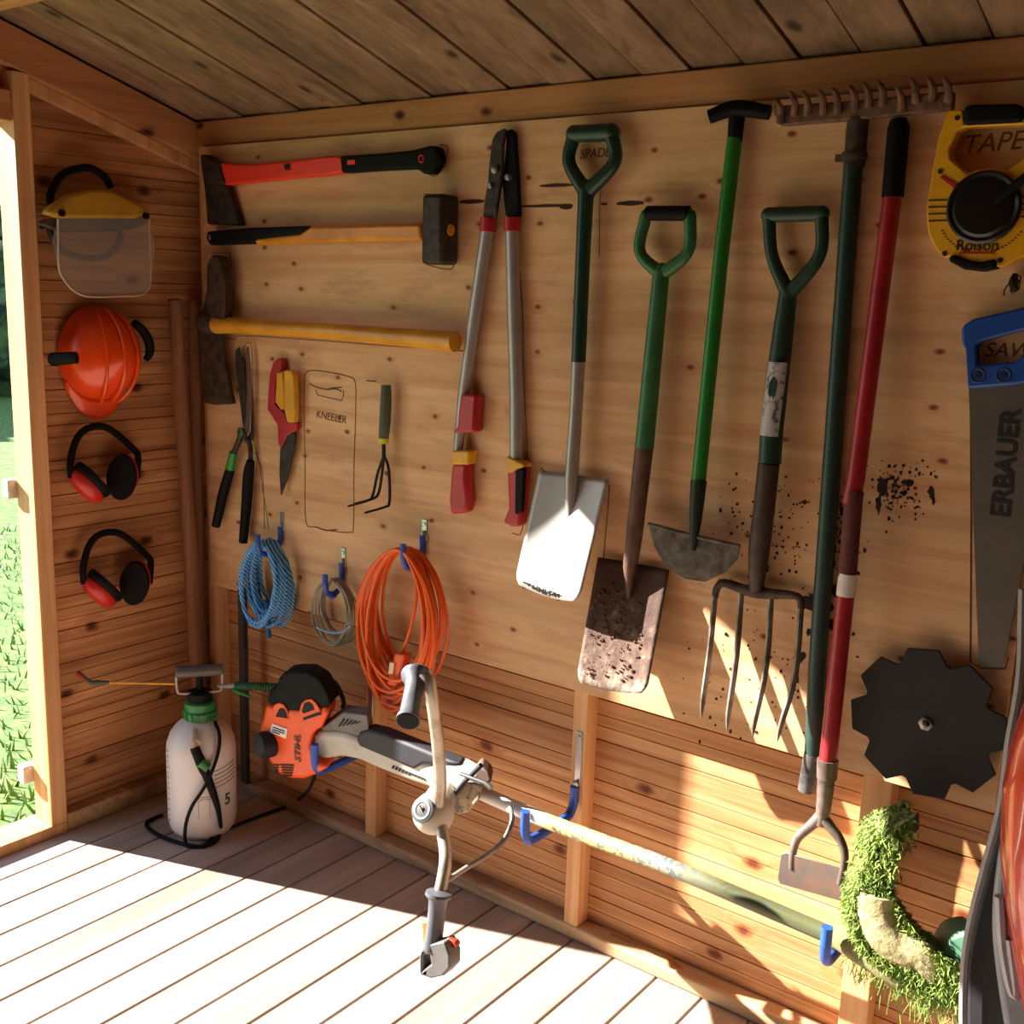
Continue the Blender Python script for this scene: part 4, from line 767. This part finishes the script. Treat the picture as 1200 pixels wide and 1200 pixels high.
# graduation marks, print and the big 5
b=B()
for k in range(14):
    z=.05+k*.0155; a=math.atan2(-vr.y,-vr.x)+.35; q=sc_+Vector((math.cos(a)*(R_+.0002),math.sin(a)*(R_+.0002),z)); tn=Vector((-math.sin(a),math.cos(a),0)); l=.008 if k%2 else .013; b.tube([q-tn*l*.5,q+tn*l*.5],.0009,5)
b.build('graduation',plain('grad_grey','4b4644',.6),t,smooth=False)
def onb(ang,z,r=.0004): a=math.atan2(vd.y,vd.x)+ang*(1 if (Vector((-vd.y,vd.x,0))).dot(vr)>0 else -1); return sc_+Vector((math.cos(a)*(R_+r),math.sin(a)*(R_+r),z))
b=B()
for k in range(5):
    z=.205-k*.012; b.tube([onb(.35+j*.1,z+.010*j/8,.0003) for j in range(9)],.0011,5)
for k in range(2): b.tube([onb(-.1+j*.06,.135-k*.006) for j in range(7)],.0007,5)
b.tube([onb(a_,z) for a_,z in ((-.12,.125),(.2,.125),(.2,.075),(-.12,.075),(-.12,.125))],.0006,5)
M_lab=plain('label_green','2c5a44',.6)
b.build('label_lines',M_lab,t,smooth=False)
b=B(); q=onb(.78,.112,.001); n_=(q-sc_); n_.z=0; n_.normalize(); b.text('5',q,Vector((0,0,1)).cross(n_),(0,0,1),.045,.0006,bold=.001); b.build('capacity_numeral',M_lab,t,smooth=False)
b=B(); b.tube([SP(227,855,-.03),SP(228,868,-.005),SP(229,876,.0)],[.010,.012,.011],12); b.lathe([(.013,-.004),(.014,.004)],SP(229,872,.0),vd,14); b.build('valve',plain('valve_beige','b8a496',.45),t)
b=B(); b.tube([SP(228,876,.005),SP(236,895,.012),SP(240,905,.012)],[.0125,.014,.012],12,sm=3); b.tube([SP(240,903,.012),SP(250,930,.01),SP(256,950,.006),SP(259,970,.002)],[.0125,.010,.007,.005],10,sm=3); b.build('hose_sleeve',M_black,t)
b=B(); b.tube([SP(234,893,.013),SP(243,900,.013)],.0145,12); b.build('green_ring',MATS['sprayer_green'],t)
b=B(); b.tube([SP(252,846,-.06),SP(257,860,-.01),SP(256,880,.004),SP(248,905,.02),SP(238,925,.02),SP(225,945,.014),SP(218,965,.008),SP(217,985,.01),F(222,992,.006),F(240,990,.006),F(255,975,.006)],.0048,8,sm=6); b.build('hose',M_black,t)
b=B(); b.tube([F(259,972,.006),F(254,984,.006),F(235,992,.006),F(205,986,.006),F(180,975,.006),F(172,964,.006),F(190,955,.006)],.0055,8,sm=6); b.build('hose_loop',M_black,t)
b=B(); b.tube([F(256,976,.006),F(300,958,.006),F(335,945,.006),F(348,938,.012),W(362,925,.17),W(370,905,.19)],.005,8,sm=6); b.build('trailing_hose',M_black,t)
t=thing('spray_lance',(.08,-.42,.45),'spray lance with yellow rod and green ribbed grip laid across the sprayer handle','lance')
lp=lambda px,py: PLN(px,py,(.30,-.275,0),(-.6,.8,0))
b=B(); b.tube([lp(90,788),lp(98,794)],[.008,.0065],12); b.build('nozzle',plain('nozzle_red','9c2f22',.45),t)
b=B(); b.tube([lp(98,793),lp(107,800),lp(114,800),lp(128,800)],[.004,.006,.0075,.005],10,sm=3); b.build('nozzle_bend',plain('bend_grey','4f534a',.5),t)
b=B(); b.tube([lp(126,800),lp(205,801.5)],.0032,8); b.build('yellow_rod',M_yel,t)
b=B(); b.tube([lp(255,804),lp(264,804),lp(277,803)],[.003,.0065,.0085],12); b.build('ferrule',plain('ferrule_grey','8b8478',.45),t)
b=B()
for k in range(22): b.lathe([(.0105,-.0022),(.0125,0),(.0105,.0022)],lp(277+k*3.2,803.5+k*.12),lp(300,804)-lp(277,803),12)
b.tube([lp(275,803),lp(347,806)],.0105,12); b.build('ribbed_grip',plain('grip_green','245b33',.5),t)
b=B(); b.tube([lp(272,808),lp(280,811),lp(294,817)],[.004,.006,.003],8); b.build('trigger',plain('trig_green','1e8f3d',.4),t)
# ================= POLES IN THE CORNER =================
M_pole=wood('round_pole','a07050','7a4f36','z',grain=50,knot=3,kthr=.2,kr=.1,rough=.7)
for (xt,yt,xb,yb,X,r,lab) in ((205,352,232,800,.085,.0200,'round wooden pole leaning in the corner, the nearer of the two'),(227,352,248,800,.038,.0155,'round wooden pole leaning in the corner, the one behind')):
    a,b_=L(xt,yt,X),L(xb,yb,X); dz=(a-b_)/(a.z-b_.z); base=b_-dz*b_.z; base.y=min(base.y,-.07); b=B(); b.tube([base,base.lerp(a,.5),a],[r,r*1.02,r*.95],18); b.tube([a,a+Vector((0,0,.004))],[r*.95,r*.7],18)
    o=single(b,'wooden_pole',M_pole,lab,'pole','poles standing in the corner')
b=B(); p=W(282,690,.07); b.box((p.x-.013,-.072,.036),(p.x+.013,-.056,p.z)); single(b,'dark_stake',plain('stake_dark','39302c',.8,var=.3),'dark square stake standing upright behind the sprayer and right of the poles','stake',bevel=.002)
# ================= LEFT WALL =================
def lw(b,px,x,r,**k):
    d=x if hasattr(x,'__len__') else [x]*len(px); return b.tube([L(a,c_,e) for (a,c_),e in zip(px,d)],r,**k)
def ls(b,px,x,th,sm=0):
    if sm: px=smp(px,sm)
    return b.slab([L(a,c_,x) for a,c_ in px],(-th,0,0))
v4=lambda X,Y:(X/4,150+Y/4)
t=thing('face_shield',L(120,345,.03),'clear face shield with yellow brow and black headband, topmost on the left wall','face shield')
b=B(); ls(b,[v4(*p) for p in ((215,400),(240,370),(330,310),(430,285),(530,290),(600,325),(690,370),(700,405),(640,425),(280,425))],.10,.035); b.build('brow_guard',plain('brow_yellow','b58a28',.4,var=.15),t,bevel=.012,seg=3,angle=60)
b=B(); ls(b,[v4(*p) for p in ((225,425),(700,425),(690,450),(630,470),(560,485),(300,490),(240,470),(185,450))],.085,.02); b.build('brow_band',plain('band_grey','453c30',.5),t,bevel=.004)
b=B(); lw(b,[v4(*p) for p in ((235,360),(240,300),(290,220),(370,190),(430,190),(490,230),(520,280))],.06,.0095,seg=10,sm=5,flat=1.0); b.build('headband',M_black,t)
b=B(); lw(b,[v4(*p) for p in ((225,430),(240,500),(300,580),(400,610),(490,600),(550,550),(570,490))],.05,.0085,seg=10,sm=5); b.build('neck_band',plain('band_dark','2c2724',.5),t)
gl,nt,bs=newmat('clear_visor'); bs.inputs['Base Color'].default_value=(.86,.84,.82,1); bs.inputs['Roughness'].default_value=.16; bs.inputs['Transmission Weight'].default_value=.86; bs.inputs['IOR'].default_value=1.35
VP=[(272,425),(275,640),(300,710),(350,765),(420,790),(560,788),(650,785),(690,760),(705,700),(700,430)]
b=B(); ls(b,[v4(*p) for p in VP],.095,.0015,sm=2); b.build('visor',gl,t)
b=B(); lw(b,[v4(*p) for p in VP],.096,.0028,seg=8,sm=5); b.build('visor_edge',plain('edge_pale','c2b3a2',.35),t)
b=B()
for X,Y in ((290,400),(685,412)): b.lathe([(.008,-.004),(.008,.004),(.005,.006)],L(*v4(X,Y),.104),(1,0,0),14)
lw(b,[v4(190,455),v4(240,445)],.06,.010,seg=10); b.build('side_knob',M_black,t)
# helmet
M_helm=plain('helmet_orange','f24d10',.3,var=.06,coat=.3)
cH=L(124,418,.055); t=thing('safety_helmet',cH-Vector((.05,0,.15)),'orange safety helmet hung crown outwards between the face shield and the ear defenders','helmet')
b=B(); 
def hf(u,v):
    a=u*2*math.pi; th=v*math.pi/2; rr=math.cos(th); h=math.sin(th)
    y=rr*.112*math.cos(a); z=rr*(.132 if math.sin(a)>0 else .118)*math.sin(a); return cH+Vector((-.045+h*.135*(1-.15*rr),y,z))
b.grid(hf,40,14); bmesh.ops.remove_doubles(b.bm,verts=b.bm.verts[:],dist=1e-4); sh=b.build('shell',M_helm,t,angle=80)
b=B()
def pk(u,v):
    a=math.radians(210+120*u); r1=.118; ext=.050*math.sin(math.pi*u)*v+.004*v
    return cH+Vector((-.045+.01-.012*v,math.cos(a)*(.112+ext*.2),math.sin(a)*(r1+ext)))
b.grid(pk,20,5); b.build('peak',M_helm,t,solid=.004,angle=80)
b=B()
for s_ in (-.45,0,.45):
    pts=[]
    for k in range(15):
        q=-1.25+2.5*k/14; x_=math.cos(q)*.135*.97; z_=math.sin(q)*.128; w0=s_*.10*math.cos(q*.8); y_=w0; xx=.135*math.sqrt(max(0.02,1-(z_/.135)**2-(y_/.115)**2)); pts.append(cH+Vector((-.045+xx*.985,y_,z_)))
    b.tube(pts,[.002]+[.0042]*13+[.002],8)
b.build('crown_ridge',M_helm,sh)
b=B(); lw(b,[(62,421),(75,420),(90,419)],[.06,.10,.125],[.017,.016,.015],seg=14); b.build('earmuff_arm',M_black,t)
b=B(); lw(b,[(157,378),(168,388),(175,402),(175,415),(170,422)],[.07,.065,.06,.055,.05],[.010,.0125,.013,.011,.008],seg=12,sm=4); b.build('side_clip',M_black,t)
# ear defenders
def defenders(ox,oy,lab):
    u3=lambda X,Y:(X/4+ox,450+Y/4+oy)
    t=thing('ear_defenders',L(*u3(480,560),.03),lab,'ear defenders','red and black ear defenders on the left wall')
    b=B(); lw(b,[u3(*p) for p in ((335,440),(330,370),(350,280),(385,225),(440,200),(500,205),(560,245),(620,300),(645,330),(645,380),(640,440))],[.055,.05,.045,.042,.04,.04,.042,.045,.05,.055,.055],.0075,seg=10,sm=5,flat=1.3); b.build('headband',M_black,t)
    def cup(c,n,up,rw,rh,base,names):
        n=Vector(n).normalized(); b=B(); b.lathe([(.5,-.016),(.92,-.010),(1.0,0),(.96,.012)],(0,0,0),(0,0,1),26)
        M_=Matrix.Identity(4)
        uy=Vector(up)-n*Vector(up).dot(n); uy.normalize(); ux=uy.cross(n)
        def place(bb):
            for v in bb.bm.verts: q=v.co.copy(); v.co=c+ux*q.x*rw+uy*q.y*rh+n*q.z
        place(b); cu=b.build('cushion',M_black,t,angle=60)
        b=B(); b.lathe([(.86,-.010),(.94,-.016),(.90,-.030),(.70,-.042),(.3,-.046)],(0,0,0),(0,0,1),26); place(b); b.build('ear_cup',plain('defender_red','c4261c',.35,var=.1),t,angle=60)
    c1=L(*u3(432,452),.058); cup(c1,(.10,.70,.62),(0,-.62,.72),.038,.064,0,0)
    c1=L(*u3(572,437),.060); cup(c1,(.62,-.72,.0),(0,.18,1),.040,.064,0,0)
    return t
defenders(0,0,'red and black ear defenders just below the orange helmet')
defenders(15,124,'lower pair of red and black ear defenders, nearer the sprayer')
# ================= WOOD SCRAP, MACHINE AT THE RIGHT =================
b=B(); b.slab([F(713,1112,.0),F(722,1092,.0),F(775,1120,.0),F(800,1152,.0),F(790,1150,.0),F(770,1133,.0)],(0,0,.036)); single(b,'broken_wood',wood('split_wood','c99a64','94683c','x',grain=60),'splintered wood offcut lying against the sole plate','wood scrap',bevel=.002,smooth=False)
M_mred=plain('machine_red','c92a12',.22,var=.1,coat=.6); M_mgrey=plain('machine_grey','7d8288',.4,var=.15)
t=thing('garden_machine',(2.25,-.5,0),'red garden machine with black rim and grey guard, cut off by the right edge','garden machine')
D0=.42
def dm(y): return D0
def strip(px_l,px_r,dep,th,name,mat,bev):
    b=B(); pts=cr([(x,y,0) for x,y in px_l],5)+cr([(x,y,0) for x,y in px_r],5)[::-1]; b.slab([W(p.x,p.y,dep) for p in pts],(0,th,0)); return b.build(name,mat,t,bevel=bev,seg=4,angle=60)
strip([(1199,690),(1196,790),(1183,870),(1172,950),(1155,1020),(1140,1080),(1131,1130),(1130,1200),(1134,1290)],[(1215,690),(1214,790),(1206,850),(1196,920),(1192,1000),(1196,1080),(1205,1150),(1225,1220),(1240,1290)],.42,.16,'black_rim',M_rub,.012)
b=B(); wt(b,[(1199,690),(1196,790),(1183,870),(1172,950),(1153,1022),(1138,1082),(1131,1130),(1129,1200),(1133,1290)],.435,.0065,seg=8,sm=5); b.build('rim_edge',plain('rim_alloy','8f8c8a',.45,.0),t)
strip([(1178,950),(1166,1010),(1160,1080),(1166,1150),(1180,1230),(1200,1290)],[(1230,950),(1235,1010),(1240,1080),(1250,1150),(1270,1230),(1290,1290)],.46,.10,'grey_guard',M_mgrey,.02)
b=B()
def body(u,v):
    y=800+v*480; xl=1200+0*v
    import bisect
    ys=[800,830,870,920,1000,1060,1120,1180,1280]; xs=[1212,1200,1187,1177,1174,1180,1189,1200,1222]
    k=min(max(bisect.bisect(ys,y)-1,0),7); f=(y-ys[k])/(ys[k+1]-ys[k]); xl=xs[k]+(xs[k+1]-xs[k])*f
    a=u*math.pi*.5; return W(xl+ (1-math.cos(a))*150,y,.47+.16*math.sin(a))
b.grid(body,16,40); b.build('red_bonnet',M_mred,t,solid=.006,angle=80)
b=B(); wt(b,[(1172,1050),(1176,1110),(1186,1160),(1191,1158),(1184,1100)],.475,.008,seg=8,sm=4); b.build('guard_rib',plain('rib_pale','a9adb2',.35),t)
b=B(); b.box((2.42,-1.1,.0),(2.9,-.5,.16)); b.build('chassis',M_rub,t,bevel=.03,seg=3)
b=B(); b.lathe([(.05,-.04),(.13,-.04),(.15,-.02),(.15,.02),(.13,.04),(.05,.04)],(2.55,-.56,.15),(0,1,0),30); b.build('wheel',M_rub,t)
# green cover beside the guard
b=B(); x6=lambda X,Y:(960+X/4.445,930+Y/4.445)
pts=cr([(640,850,0),(660,800,0),(700,755,0),(790,735,0),(830,780,0),(830,960,0),(770,940,0),(720,880,0),(690,850,0)],3,True); b.slab([W(*x6(p.x,p.y),.215) for p in pts],(-.03,.05,0)); 
single(b,'green_cover',plain('cover_green','5a8d6f',.6,var=.25,scale=14),'crumpled dark green cover between the grassy guard and the black machine rim','cover',bevel=.015,seg=4,angle=60)
